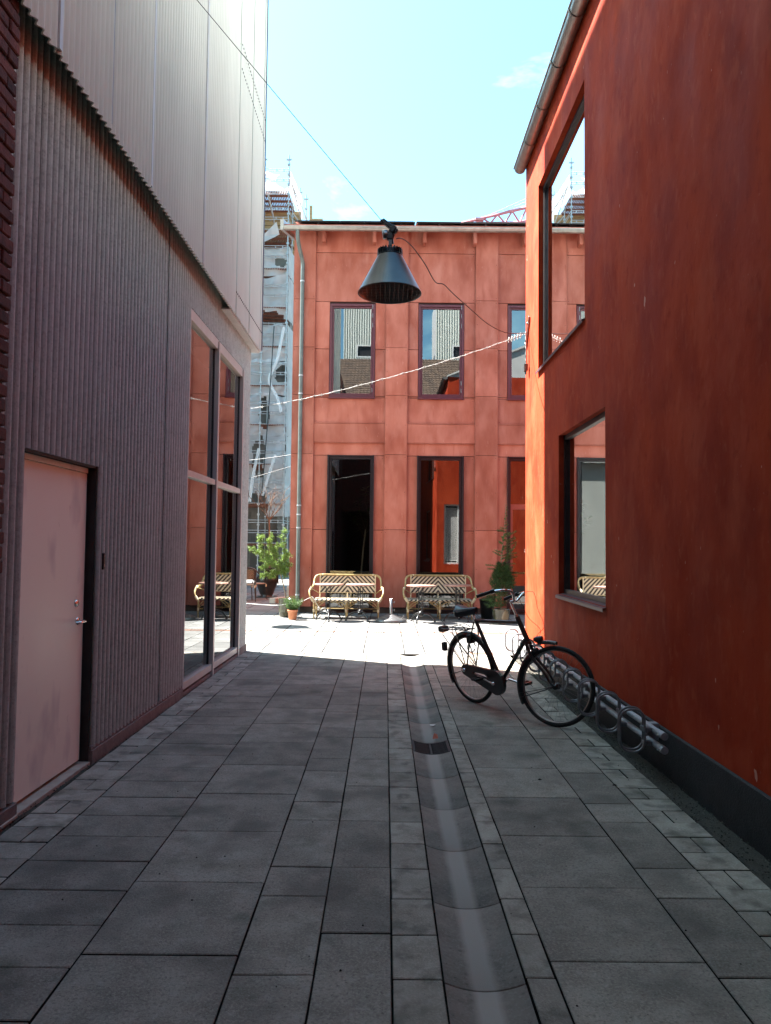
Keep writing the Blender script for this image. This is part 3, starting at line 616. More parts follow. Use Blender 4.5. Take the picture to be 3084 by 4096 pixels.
for i,(a,b,c) in enumerate(bays):
    x0,x1,z0,z1=c-.525,c+.525,4.97,7.16
    s=MB(); frame(s,x0,x1,z0,z1,YF+.045,YF+.13,.052); frame(s,x0+.055,x1-.055,z0+.055,z1-.055,YF+.075,YF+.125,.040)
    w=s.build('window',M['burg'],BF)
    s=MB(); q=.096; yy=YF+.10; s.quad((x0+q,yy,z0+q),(x1-q,yy,z0+q),(x1-q,yy,z1-q),(x0+q,yy,z1-q)); s.build('pane',M['glassF'],w)
    s=MB()
    for z in (z0+.12,z0+.3,z1-.55,z1-.32,z1-.12): s=MB(); s.tube([(x1-.057,YF+.04,z),(x1-.057,YF+.04,z+.10)],.008,6); s.build('hinge',M['steel'],w)
    s=MB(); s.cbox(x0-.015,x1+.012,YF+.0,YF+.07,z0-.035,z0-.004,.003); s.build('sill',M['burg'],w)
    # ground floor
    x0,x1,z0,z1=c-.525,c+.525,.07,3.61
    s=MB(); frame(s,x0+.02,x1-.02,z0,z1-.02,YF+.06,YF+.17,.055)
    s.cbox(x0-.012,x0+.022,YF-.035,YF+.12,z0,z1+.01,.002); s.cbox(x1-.022,x1+.012,YF-.035,YF+.12,z0,z1+.01,.002); s.cbox(x0+.023,x1-.023,YF+.03,YF+.12,z1-.018,z1+.01,.002)
    if i<2:
        w=s.build('shop_window',M['dark'],BF)
        s=MB(); q=.075; yy=YF+.12; t_=.011 if i==1 else 0; s.quad((x0+q,yy-t_,z0+q-.02),(x1-q,yy+t_,z0+q-.02),(x1-q,yy+t_,z1-q),(x0+q,yy-t_,z1-q)); s.build('pane',M['glassG'],w)
        s=MB(); s.cbox(x0+.08,x1-.08,YF+.10,YF+.115,.80,.83,.002); s.build('rail',M['dark'],w)
    else:
        s.mi=1; xa,xb=x0+.076,x1-.076
        s.box(xa,xb,YF+.075,YF+.15,2.46,2.53); s.box(xa,xa+.05,YF+.075,YF+.15,.1,2.46); s.box(xb-.05,xb,YF+.075,YF+.15,.1,2.46); s.box(xa+.05,xb-.05,YF+.075,YF+.15,2.41,2.46)
        w=s.build('entrance_door',[M['dark'],M['redframe']],BF)
        s=MB(); yy=YF+.12
        s.quad((xa,yy,2.53),(xb,yy,2.53),(xb,yy,3.53),(xa,yy,3.53)); s.quad((xa+.05,yy,.1),(xb-.05,yy,.1),(xb-.05,yy,2.41),(xa+.05,yy,2.41)); s.build('pane',M['glassG'],w)
        if i==2:
            cu=D.curves.new('t','FONT'); cu.body='UDGANG'; cu.size=.105; cu.align_x='CENTER'; to=D.objects.new('t',cu); COL.objects.link(to)
            dg=bpy.context.evaluated_depsgraph_get(); me=D.meshes.new_from_object(to.evaluated_get(dg)); D.objects.remove(to)
            me.materials.clear(); me.materials.append(M['white']); me.name='door_lettering'
            o=D.objects.new('door_lettering',me); COL.objects.link(o); o.parent=w
            wt=max(v.co.x for v in me.vertices)-min(v.co.x for v in me.vertices)
            for v in me.vertices: v.co=Vector((3.20+wt/2-v.co.x,yy-.003,1.43+v.co.y))
            # the word is stuck on the inner face and reads mirrored from outside
tg=MB()
tg.box(-1.30,-.95,YF+.101,YF+.104,.86,.875)
# gutter, downpipe, rafters, roof, solar panels
s=MB(); cy_,cz_=16.42,8.755; r=.078; n=13
A=[(cy_+r*math.cos(t),cz_+r*math.sin(t)) for t in [math.pi+math.pi*i/12 for i in range(13)]]
vs=[(-2.37,y,z) for y,z in A]+[(9,y,z) for y,z in A]
s.add(vs,[(i,i+1,n+i+1,n+i) for i in range(12)],True); s.add(vs[:13],[tuple(range(13))]); s.tube([(-2.37,A[0][0],cz_),(9,A[0][0],cz_)],.010,8)
gf=s.build('gutter',M['zinc'],BF)
s=MB(); x=-1.98
while x<8: s=MB(); s.tube([(x,cy_+(r+.004)*math.cos(t),cz_+(r+.004)*math.sin(t)) for t in [math.pi*.97+math.pi*1.06*i/12 for i in range(13)]],.005,6); x+=.71; s.build('gutter_bracket',M['zinc'],gf)
s=MB(); s.tube(spl([(-2.06,16.42,8.70),(-2.06,16.45,8.52),(-2.03,16.60,8.32),(-1.98,16.76,8.10),(-1.975,16.77,7.9)],6)+[(-1.975,16.77,1.0),(-1.97,16.77,.0)],.045,14)
dp=s.build('downpipe',M['zincL'],BF)
s=MB()
for z in (7.62,5.42,5.0,2.43,2.22,1.92,.4):
    s=MB(); s.tube([(-1.975,16.77,z),(-1.975,16.77,z+.03)],.052,14); s.box(-1.99,-1.96,16.77,YF,z+.005,z+.02); s.build('pipe_collar',M['galv'],dp)
s=MB()
for k in range(8): s=MB(); s.cbox(-1.52+k*1.16,-1.44+k*1.16,16.64,16.85,8.52,8.86,.004); s.build('rafter_end',M['panel'],BF)
sl=math.tan(R(17)); s=MB()
def rz(y): return 8.825+(y-16.40)*sl
s.add([(-2.42,16.47,8.805),(9,16.47,8.805),(9,21,rz(21)),(-2.42,21,rz(21)),(-2.42,16.47,8.845),(9,16.47,8.845),(9,21,rz(21)+.04),(-2.42,21,rz(21)+.04)],[(3,2,1,0),(4,5,6,7),(0,1,5,4),(1,2,6,5),(3,0,4,7)])
s.add([(-2.42,21,rz(21)),(9,21,rz(21)),(9,25.5,8.8),(-2.42,25.5,8.8)],[(0,1,2,3)]); s.build('roof',M['panel'],BF)

s=MB(); s.add([(-2.45,16.36,8.67),(-2.375,16.36,8.67),(-2.375,16.36,8.91),(-2.45,16.36,8.91),(-2.45,21,rz(21)-.1),(-2.375,21,rz(21)-.1),(-2.375,21,rz(21)+.1),(-2.45,21,rz(21)+.1)],[(0,1,2,3),(0,3,7,4),(1,5,6,2),(3,2,6,7),(0,4,5,1)]); s.build('verge_board',M['zinc'],BF)
px0=-2.13; k=0
while px0<8:
    w=1.02 if k not in (2,) else .60
    s=MB(); Mt=Matrix.Translation((px0,16.42,8.915))@Matrix.Rotation(R(17),4,'X')
    s.cbox(0,w,0,1.7,-.035,.0,.003,M=Mt); s.mi=1; s.box(.012,w-.012,.012,1.69,.0005,.002,M=Mt); s.build('solar_panel',[M['black'],M['solar']],BF)
    s=MB(); s.box(w+.004,w+.03,.02,1.6,-.05,-.002,M=Mt); s.box(w*.5,w*.5+.04,.05,.09,-.09,-.036,M=Mt); s.build('panel_clamp',M['black'],BF)
    px0+=w+.032+(.03 if k==2 else 0); k+=1
# ------------------------------------------------------------ building under scaffold, far left
YS=36.0
BS=thing('scaffolded_building','tall grey building under renovation behind the netted scaffold','building',(0,0,0))
s=MB(); wall(s,lambda u,v,d:(u,38.3+d,v),-16,-4.55,0,16.8,[(-6.25,-5.15,z,z+2.2) for z in (4.6,7.4,10.2)]+[(-9,-7,.2,3.2)],.3); s.build('wall',M['greybrick'],BS)
s=MB(); s.box(-16,-4.56,38.7,46,0,17.0); s.box(-4.55,-4.4,38.3,46,0,17.0); s.build('core_wall',M['concrete'],BS)
s=MB()
for k in range(9): s.cbox(-16,-4.62,38.05,38.3,16.75+k*.26,16.99+k*.26,.01)
s.build('timber_parapet',M['plank'],BS)
s=MB(); s.cbox(-5.55,-4.62,37.7,38.25,0,5.2,.05); s.build('concrete_pier',M['concrete'],BS)
s=MB(); s.cbox(-4.9,-4.0,41,44,9,19.4,.03); s.build('chimney_stack',M['rust'],BS)
s=MB(); s.box(-4.45,-4.3,40.6,40.75,19.0,20.6,M=None); s.box(-4.3,-3.7,40.6,40.7,19.7,19.85); s.build('roof_timber',M['plank'],BS)
SF=thing('scaffold','steel tube scaffold tower with board decks wrapped in torn white netting','scaffold',(0,0,0))
xs=[-8.7,-7.45,-6.22,-5.0]; yls=[YS,YS+2.1]; decks=[19.15-1.95*k for k in range(10)]
def coup(s,x,y,z): s.box(x-.06,x+.06,y-.05,y+.05,z-.045,z+.045)
for (x,y,h) in [(x,y,20.7 if y==YS else 19.6) for x in xs[1:] for y in yls]+[(-4.95,37.2,19.9),(-4.75,38.6,20.3),(-4.62,40.4,20.8)]:
    s=MB(); s.tube([(x,y,0),(x,y,h+.3)],.03,6); z=.5 if y==YS else h-4
    while z<h: coup(s,x,y,z); z+=.5
    s.box(x-.13,x+.13,y-.03,y+.03,h+.02,h+.09); s.build('standard',M['galvs'],SF)
for dz in decks:
    s=MB()
    for z in (dz,dz+.50,dz+.62,dz+1.0,dz+1.12):
        s.tube([(-8.7,YS-.02,z),(-5.0,YS-.02,z)],.017,6)
        if z!=dz: s.tube([(-5.0,YS,z),(-4.95,37.2,z-.02),(-4.75,38.6,z)],.018,6)
    for x in (-6.8,-5.6,-6.2,-5.25):
        s.box(x-.02,x+.02,YS-.03,YS-.01,dz+1.0,dz+1.12); s.box(x-.02,x+.02,YS-.03,YS-.01,dz+.5,dz+.62)
    s.tube([(-4.98,36.1,dz-.1),(-4.8,38.0,dz+1.0)],.018,6); s.build('guard_rail',M['galvs'],SF)
s=MB(); s.tube([(-5.0,YS,20.1),(-4.4,38.2,17.9)],.03,6); s.tube([(-4.95,37.2,18.6),(-4.2,40.2,18.4)],.035,6); s.tube([(-5,36.2,19.9),(-4.35,39.4,19.0)],.03,6)
s.tube([(-6.0,YS-.03,18.9),(-5.75,38.1,17.3)],.05,6)
s.build('diagonal_brace',M['galvs'],SF)
for i,dz in enumerate(decks):
    s=MB(); x=-8.7
    while x<-5.03:
        s.box(x,x+.055,YS,YS+2.2,dz-.05,dz-.01); x+=.085 
    for y in (YS+.25,YS+.85,YS+1.45,YS+2.0): s.box(-8.7,-5.0,y,y+.12,dz-.13,dz-.055)
    s.build('deck',M['deck'],SF)
def netting(zt,zb,holes,seed,xr=(-8.0,-4.97)):
    s=MB(); nx,nz=46,22; V=[]
    for j in range(nz+1):
        for i in range(nx+1):
            u=i/nx;v=j/nz; x=xr[0]+(xr[1]-xr[0])*u; z=zt+(zb-zt)*v-(.16*math.sin(u*math.pi*3+seed)*(1-v)*.6)
            y=YS+.16-.16*abs(math.sin(v*math.pi))*(.5+.5*math.sin(u*9+seed))-.05*mn.noise(Vector((u*6,v*5,seed)))*3
            V.append((x,y,z+.10*mn.noise(Vector((u*5,v*2+3,seed)))))
    fs=[]
    for j in range(nz):
        for i in range(nx):
            x=(V[j*(nx+1)+i][0]); z=V[j*(nx+1)+i][2]
            if any(((x-h[0])/h[2])**2+((z-h[1])/h[3])**2<1+.7*mn.noise(Vector((x*3,z*3,seed))) for h in holes): continue
            fs.append((j*(nx+1)+i,j*(nx+1)+i+1,(j+1)*(nx+1)+i+1,(j+1)*(nx+1)+i))
    s.add(V,fs,True)
    V2=[];k=8;nz=10
    for j in range(nz+1):
        for i in range(k+1):
            u=i/k;v=j/nz; V2.append((-4.93+.25*u+.04*mn.noise(Vector((u*4,v*6,seed+2))),YS-.05+3.0*u,zt+(zb-zt)*v+.1*mn.noise(Vector((u*5,v*2,seed+5)))))
    s.add(V2,[(j*(k+1)+i,j*(k+1)+i+1,(j+1)*(k+1)+i+1,(j+1)*(k+1)+i) for j in range(nz) for i in range(k)],True)
    return s.build('netting',M['net'],SF)
netting(20.2,19.05,[(-5.2,19.8,.5,.45),(-7.4,19.9,.9,.3)],.3); netting(16.35,14.9,[(-5.35,15.6,.34,.25)],1.1); netting(14.85,12.7,[(-6.2,12.9,1.1,.28)],2.3); netting(12.4,10.6,[],3.1); netting(10.7,8.9,[(-5.2,10.0,.35,.5)],4.7)
netting(8.95,6.9,[(-6.1,8.0,.25,.9)],5.2); netting(6.95,4.3,[(-6.3,5.9,.30,1.1)],6.6); netting(4.4,2.9,[(-6.5,3.4,.7,.8)],7.7)
s=MB(); s.add([(-8.0,YS-.12,16.5),(-6.3,YS-.15,16.75),(-5.55,YS-.2,17.5),(-5.40,YS-.12,16.9),(-5.6,YS-.2,16.75),(-6.3,YS-.2,16.4),(-8,YS-.12,16.2)],[(0,1,5,6),(1,2,3,4),(1,4,5)]); s.build('torn_netting',M['net'],SF)
# folded bundles of netting
for P in ([(-5.1,YS-.2,12.2),(-5.4,YS-.25,10.6),(-5.75,YS-.3,9.6),(-5.35,YS-.3,8.7),(-5.15,YS-.3,8.0)],[(-6.2,YS-.3,6.2),(-6.45,YS-.3,4.9),(-6.6,YS-.3,3.6)],[(-5.4,YS-.3,5.9),(-5.7,YS-.3,4.9),(-6.0,YS-.3,3.9)]):
    s=MB(); s.tube(spl(P,6),.07,7); s.build('net_bundle',M['net'],SF)
BC=MB(); BC.tube(spl([(-5.55,YS-.4,12.2),(-5.75,YS-.4,8),(-6.0,YS-.4,4.0)],8),.028,6); tag(BC.build('hoist_cable',M['blackcable']),'thin black cable hanging down in front of the white scaffold netting','cable')
s=MB(); s.tube(spl([(-4.8,18.2,2.8+.8),(-3.4,17.6,3.55),(-2.2,16.95,3.62)],6),.008,5); s.tube(spl([(-4.8,18.2,3.0),(-3.4,17.6,3.1),(-2.2,16.95,3.35)],6),.008,5)
tag(s.build('service_cable',M['blackcable']),'pair of black cables spanning the gap left of the red facade','cable')
# neighbouring building out to the left whose shade falls across the gap
NB=thing('neighbouring_building','plain grey block set back to the left of the courtyard','building',(0,0,0))
s=MB(); s.box(-22,-7.6,19.0,30,0,9.2); s.build('wall',M['greybrick'],NB)
s=MB(); s.box(-22.2,-7.4,18.8,30.2,9.2,9.4); s.build('roof',M['roofdark'],NB)
PBd=thing('unseen_bounce_building','unseen pale block added to bounce sunlight onto the left cladding','building',(0,0,0))  # hidden block, added only as a sunlit reflector filling the left walls
s=MB(); s.box(9.3,18,-14,6.5,0,15); s.build('wall',M['upcorr'],PBd)
s=MB(); s.box(9.1,18.2,-14.2,6.7,15,15.3); s.build('roof',M['roofdark'],PBd)
# crane jib
CR=thing('tower_crane','faded red lattice crane jib rising behind the far roof','crane',(0,0,0))
s=MB(); A0=Vector((6.0,60,28.3)); B0=Vector((17,60,31.1)); A1=Vector((6.0,60,28.25)); B1=Vector((17,60,28.6)); nk=9
s.tube([A0,B0],.12,5); s.tube([A1,B1],.14,5); s.tube([A0+Vector((0,1,-.4)),B0+Vector((0,1,-.9))],.05,5)
for i in range(nk):
    p=A1.lerp(B1,i/nk); q=A0.lerp(B0,(i+.5)/nk); r_=A1.lerp(B1,(i+1)/nk); s.tube([p,q],.08,5); s.tube([q,r_],.08,5)
for k in range(3): s.tube([A0.lerp(B0,.15),Vector((17,60,31.7+k*.7))],.025,4)
s.box(7.2,7.9,59.8,60.2,28.55,28.75); s.build('jib',M['crane'],CR)
s=MB(); s.tube([(17,60,0),(17,60,36)],.6,4); s.build('mast',M['crane'],CR)
# ------------------------------------------------------------ cane benches
def make_bench():
    b=thing('cane_bench','x','bench',(0,0,0),0,'cane benches in front of the red facade')
    W=.735
    s=MB()
    hoop=spl([(-.685,.0,.40),(-.735,.0,.44),(-.775,.04,.54),(-.765,.16,.635),(-.735,.34,.66),(-.725,.48,.72),(-.715,.56,.82),(-.665,.60,.885),(-.56,.61,.905),(-.3,.61,.905)],6)
    L=hoop+[Vector((-p.x,p.y,p.z)) for p in reversed(hoop)]
    s.tube(L,.019,8); s.tube([p+Vector((0,.028,-.022)) for p in L[6:-6]],.017,8); s.build('hoop_frame',M['rattan'],b)
    s=MB(); n=40; V=[]
    for j in range(11):
        for i in range(n+1):
            x=-.60+1.20*i/n; v=j/10; V.append((x,.575+.035*v+.012*math.sin(v*3.1),.525+.355*v))
    s.add(V,[(j*(n+1)+i,j*(n+1)+i+1,(j+1)*(n+1)+i+1,(j+1)*(n+1)+i) for j in range(10) for i in range(n)],True)
    s.add([(p[0],p[1]+.012,p[2]) for p in V],[((j+1)*(n+1)+i,(j+1)*(n+1)+i+1,j*(n+1)+i+1,j*(n+1)+i) for j in range(10) for i in range(n)],True); s.build('backrest',M['weave'],b)
    s=MB(); s.cbox(-.70,.70,.005,.575,.365,.415,.018); s.build('seat',M['weave'],b)
    s=MB()
    for x in (-.60,.60): s.tube([(x,.59,.36),(x,.60,.90)],.014,8)
    s.tube([(0,.60,.38),(0,.605,.53)],.016,8); s.tube([(-.60,.59,.525),(.60,.59,.525)],.011,8)
    s.build('back_post',M['wrap'],b)
    for x in (-.675,0,.675):
        for y in (.02,.60):
            s=MB(); s.tube([(x,y,.38),(x*1.0,y,.0)],[.0185,.0155],10); s.build('leg',M['rattan'],b)
    for x,ds in ((-.675,(1,)),(0,(-1,1)),(.675,(-1,))):
        s=MB()
        for y in (.02,.60):
            for d in ds:
                s.tube(arc((x+d*.20,y,.175),.19,math.pi if d>0 else 0,math.pi/2,7),.0095,7)
                s.tube([(x,y,.20),(x+d*.23,y,.365)],.008,6)
        s.tube([(x,.02,.17),(x,.60,.17)],.010,7)
        if x: sg=1 if x>0 else -1; s.tube(spl([(sg*.765,.12,.62),(sg*.70,.35,.58),(sg*.61,.57,.50)],5),.010,7); s.tube([(sg*.675,.1,.17),(sg*.56,.1,.168)],.009,6); s.tube([(sg*.675,.60,.17),(0,.60,.17)],.010,7)
        s.mi=1
        for y in (.02,.60): s.tube([(x,y,.145),(x,y,.205)],.0235,10); s.tube([(x,y,.335),(x,y,.372)],.0235,10)
        if x: s.tube([(sg*.69,.0,.37),(sg*.74,.0,.45)],.03,10); s.tube([(sg*.763,.14,.615),(sg*.757,.2,.645)],.0285,10); s.tube([(sg*.56,.61,.905),(sg*.535,.61,.905)],.022,10)
        s.build('brace',[M['rattan'],M['wrap']],b)
    return b
b1=make_bench(); b1.location=(-.805,15.50,0); b1['label']='striped cane bench beside the downpipe, with a white cord hanging from its arm'
b2=copy_tree(b1); b2.location=(1.175,15.66,0); b2['label']='striped cane bench between the steel umbrella base and the potted conifer'
# ------------------------------------------------------------ bistro tables
def make_table():
    t=thing('bistro_table','x','table',(0,0,0),0,'round bistro tables in front of the cane benches')
    s=MB(); s.lathe([(.0,.752),(.296,.752),(.302,.747),(.302,.728),(.294,.722),(0,.722)],n=40); s.build('table_top',M['tabletop'],t)
    s=MB()
    for k in range(3):
        a=2*math.pi*k/3+math.pi/6; x,y=.052*math.cos(a),.052*math.sin(a)
        s.tube([(x,y,.17),(x,y,.62)],.0095,8); s.tube(spl([(x,y,.60),(x*1.2,y*1.2,.67),(x*2.6,y*2.6,.715)],5),.009,7)
    for z in (.17,.36,.60): s.lathe([(.066,z-.008),(.070,z),(.066,z+.008),(.03,z+.008),(.028,z),(.03,z-.008)],n=18,close=True)
    s.lathe([(.0,.235),(.03,.22),(.052,.20),(.06,.17),(.05,.13),(.02,.11),(0,.105)],n=18); s.lathe([(.02,.715),(.09,.718),(.09,.722)],n=18)
    s.build('column',M['castblack'],t)
    for k in range(3):
        a=2*math.pi*k/3; d=Vector((math.cos(a),math.sin(a),0)); s=MB()
        P=spl([d*.03+Vector((0,0,.17)),d*.11+Vector((0,0,.172)),d*.20+Vector((0,0,.135)),d*.265+Vector((0,0,.075)),d*.29+Vector((0,0,.022))],6)
        s.tube(P,[.022-.008*i/(len(P)-1) for i in range(len(P))],8); s.lathe([(0,.036),(.018,.03),(.024,.014),(.022,0),(0,0)],d*.292,12); s.build('leg',M['castblack'],t)
    return t
TB=make_table(); tp=[(-1.15,15.25,R(155),'round pink topped bistro table at the left end of the bench near the downpipe'),
 (-.50,15.28,R(-55),'pink topped bistro table before the right half of the bench near the downpipe'),
 (.745,15.10,R(130),'round pink topped bistro table just right of the steel umbrella base'),
 (1.515,15.40,R(75),'round pink topped bistro table nearest the potted conifer, at the bench arm')]
for i,(x,y,a,l) in enumerate(tp):
    o=TB if i==0 else copy_tree(TB); o.location=(x,y,0); o.rotation_euler.z=a; o['label']=l
# ------------------------------------------------------------ umbrella base
u=thing('umbrella_base','empty stainless steel cone umbrella base standing between the two benches','umbrella base',(.135,15.08,0))
s=MB(); s.lathe([(0,.0),(.315,.0),(.32,.006),(.32,.05),(.312,.056),(.035,.165),(.0,.165)],n=48,smooth=False); 
for p in s.sm: pass
s.sm=[True]*len(s.sm); s.build('cone',M['conemetal'],u)
s=MB(); s.lathe([(.030,.16),(.030,.47),(.0255,.47),(.0255,.20)],n=20); s.build('tube',M['steel'],u)
for z in (.24,.40):
    s=MB(); s.tube([(.03,0,z),(.066,0,z)],.006,8); s.tube([(.066,0,z-.02),(.066,0,z+.02)],.007,8); s.build('thumb_screw',M['steel'],u)
s=MB(); s.tube(spl([(.24,-.06,.08),(.25,-.06,.125),(.275,-.06,.118),(.285,-.06,.065)],5),.006,7); s.tube([(-.25,-.1,.05),(-.25,-.1,.10)],.006,7); s.build('handle',M['steel'],u)
# ------------------------------------------------------------ plants
def blades(mb,c,n,r,L,w,up=.3,th=1.0,rv=None):
    for _ in range(n):
        a=rnd.uniform(0,2*math.pi); e=rnd.uniform(-.5,1.2)
        d=Vector((math.cos(a)*math.cos(e),math.sin(a)*math.cos(e),math.sin(e)+up)).normalized()
        if rv: d=(d+rv).normalized()
        p=Vector(c)+Vector((rnd.gauss(0,r),rnd.gauss(0,r),rnd.gauss(0,r))); sd=d.orthogonal().normalized()*w; sd=Matrix.Rotation(rnd.uniform(0,6.28),3,d)@sd
        l=L*rnd.uniform(.6,1.2); mb.tint=rnd.uniform(.6,1.35); mb.add([p-sd,p+sd,p+d*l],[(0,1,2)])
def pot(name,mat_,prof,par,n=28):
    s=MB(); s.lathe(prof,n=n); return s.build(name,mat_,par)
def soil(z,r,par): s=MB(); s.disc((0,0,z),r,20); s.build('soil',M['soil'],par)
# larch in olive pot
PL=thing('potted_larch','bright green crooked young larch leaning out of an olive glazed pot','potted tree',(-2.14,15.98,0))
pot('pot',M['pot_green'],[(0,0),(.125,0),(.13,.02),(.138,.10),(.141,.105),(.139,.115),(.15,.36),(.158,.37),(.158,.385),(.148,.385),(.142,.34),(.12,.33)],PL); soil(.34,.142,PL)
s=MB(); tr=spl([(.02,0,.33),(-.02,0,.55),(-.10,0,.85),(-.15,-.02,1.05),(-.20,0,1.25)],6); s.tube(tr,[.016-.007*i/(len(tr)-1) for i in range(len(tr))],8)
FL=MB()
br=[[(-.12,0,.95),(-.06,0,1.05),(.02,.0,1.12),(.10,0,1.10)],[(-.15,0,1.05),(-.05,.02,1.25),(-.04,.0,1.45),(-.08,0,1.66),(-.07,0,1.86)],[(-.15,0,1.02),(-.30,0,1.12),(-.45,0,1.08),(-.52,0,1.02)],
 [(-.2,0,1.2),(-.33,0,1.40),(-.38,0,1.58),(-.32,0,1.74)],[(-.2,0,1.2),(-.42,.0,1.32),(-.55,0,1.45),(-.57,0,1.62),(-.53,0,1.72)],[(-.2,0,1.15),(-.42,-.02,1.24),(-.62,0,1.38),(-.76,0,1.44)],[(-.1,0,.98),(-.25,.05,.95),(-.40,.0,.90),(-.52,0,.86)],
 [(-.15,0,1.1),(-.28,.1,1.22),(-.36,.18,1.3)],[(-.15,0,1.08),(-.1,.12,1.2),(.0,.2,1.28)],[(-.12,0,1.0),(-.15,-.14,1.1),(-.22,-.2,1.15)],[(-.1,0,.98),(.0,-.1,1.0),(.06,-.14,1.02)],[(-.2,0,1.1),(-.35,-.12,1.18),(-.48,-.1,1.2)],[(-.15,0,1.1),(-.03,0,1.24),(.03,0,1.36)],
 [(-.2,0,1.2),(-.22,0,1.38),(-.2,0,1.5)],[(-.15,0,1.0),(-.22,0,.92),(-.30,0,.84)],[(-.1,0,1.0),(-.05,0,.95),(-.02,0,.88)]]
for P in br:
    Q=spl(P,5); s.tube(Q,[.007-.005*i/(len(Q)-1) for i in range(len(Q))],5)
    for i,q in enumerate(Q):
        if i<2: continue
        for _ in range(3):
            c=q+Vector((rnd.gauss(0,.024),rnd.gauss(0,.024),rnd.gauss(0,.024))); blades(FL,c,20,.016,.042,.0034,.15)
        for _ in range(1 if rnd.random()<.75 else 0):
            d=Vector((rnd.gauss(0,1),rnd.gauss(0,1),rnd.gauss(0,.7))).normalized()*rnd.uniform(.05,.13)
            for k in range(4): blades(FL,q+d*(k+1)/4,15,.013,.042,.0042,.15)
s.build('trunk',M['bark'],PL); FL.build('foliage',M['larch'],PL)
# herb in terracotta
PT=thing('potted_herb','small bushy green herb in a terracotta pot standing on the sunny paving','potted plant',(-1.90,15.32,0))
pot('pot',M['terra'],[(0,0),(.078,0),(.082,.01),(.100,.165),(.107,.167),(.109,.205),(.101,.205),(.095,.17),(.09,.165)],PT); soil(.17,.095,PT)
H=MB()
for _ in range(190):
    a=rnd.uniform(0,6.28); e=rnd.uniform(.15,1.0); r=rnd.uniform(0,.07); p=Vector((r*math.cos(a),r*math.sin(a),.17)); d=Vector((math.cos(a)*e,math.sin(a)*e,1.15)).normalized(); Lh=rnd.uniform(.16,.34)
    Q=[p,p+d*Lh*.5,p+d*Lh+Vector((0,0,.03-.05*e))]; H.tint=rnd.uniform(.6,1.2); H.tube(Q,[.0022,.0018,.001],4,caps=False)
    for k in range(9): blades(H,Q[1].lerp(Q[2],rnd.uniform(-.6,1.0)),3,.004,.034,.0022,.5)
H.build('foliage',M['herb'],PT)
# conifer
PCo=thing('potted_conifer','tall dark conifer with a thin bare leader in a brown glazed pot','potted tree',(2.36,14.98,0))
pot('pot',M['pot_brown'],[(0,0),(.155,0),(.16,.02),(.178,.26),(.19,.285),(.193,.30),(.182,.30),(.17,.26)],PCo); soil(.27,.172,PCo)
pot('saucer',M['pot_green'],[(0,-.001),(.19,-.001),(.20,.012),(.16,.012)],PCo)
s=MB(); T=spl([(0,0,.27),(.0,0,.8),(.0,0,1.25),(.03,0,1.6),(.07,0,2.0),(.09,0,2.42)],5); s.tube(T,[.014-.010*i/(len(T)-1) for i in range(len(T))],8)
FC=MB()
for _ in range(620):
    z=rnd.betavariate(1.6,1.6)*.62+.60; rr=.25*math.sin(max(.12,min(1,(z-.5)/.35))*math.pi/2)*(1-max(0,(z-.85))/.55)
    a=rnd.uniform(0,6.28); r=rr*math.sqrt(rnd.uniform(.1,1)); c=Vector((.02+r*math.cos(a),r*math.sin(a),z)); out=Vector((math.cos(a),math.sin(a),.7))
    blades(FC,c,17,.010,.080,.0026,.35,rv=out*.8)
for _ in range(220):
    a=rnd.uniform(0,6.28); z=rnd.uniform(.34,.62); r=rnd.uniform(.05,.26); blades(FC,(-.10+r*math.cos(a)*.9,r*math.sin(a),z),13,.012,.065,.0026,.2,rv=Vector((math.cos(a),math.sin(a),0))*.6)
FC.build('needles',M['conif'],PCo)
FS=MB(); 
def spray(p0,d,L):
    p0=Vector(p0); d=Vector(d).normalized(); Q=[p0+d*L*t+Vector((0,0,-.06*L*t*t)) for t in (0,.33,.66,1)]; s.tube(Q,[.004,.003,.002,.001],4,caps=False)
    for k in range(int(L/.012)):
        q=Q[0].lerp(Q[3],k/max(1,int(L/.012))); blades(FS,q,9,.008,.036,.0034,.0,rv=d*.6)
for z in [1.30+.062*i for i in range(18)]:
    for k in range(2 if z<1.95 else 1):
        a=rnd.uniform(0,6.28); spray((.0+.1*(z-1.3),0,z),(math.cos(a),.5*math.sin(a),.25),rnd.uniform(.08,.24)*(2.6-z)/1.2)
for z in [.85+.05*i for i in range(20)]: 
    spray((.10,.05,z),(rnd.uniform(.5,1),rnd.uniform(-.4,.4),rnd.uniform(-.1,.5)),rnd.uniform(.10,.26))
for P in (((.05,0,1.02),(1,0,.05),.45),((-.02,0,1.15),(-1,0,.16),.30),((-.02,0,1.08),(-1,.2,.14),.26),((-.1,0,.50),(-1,0,.45),.36),((-.1,0,.45),(-1,-.1,.15),.3),((.1,0,.55),(1,.1,.2),.25),((.1,0,1.3),(.6,0,1),.4),((.05,0,1.2),(.5,.1,1),.35)): spray(*P)
FS.build('loose_sprays',M['conifl'],PCo); s.build('trunk',M['bark'],PCo)
PB=thing('black_pot','tall black plastic pot standing against the facade behind the conifer','plant pot',(2.20,15.86,0))
pot('pot',M['pot_black'],[(0,0),(.125,0),(.165,.40),(.175,.405),(.175,.43),(.16,.43),(.15,.38)],PB); soil(.39,.155,PB)
H=MB()
for _ in range(26): 
    a=rnd.uniform(0,6.28); blades(H,(.1*math.cos(a),.1*math.sin(a),.44),8,.02,.07,.002,.5)
H.build('foliage',M['conif'],PB)
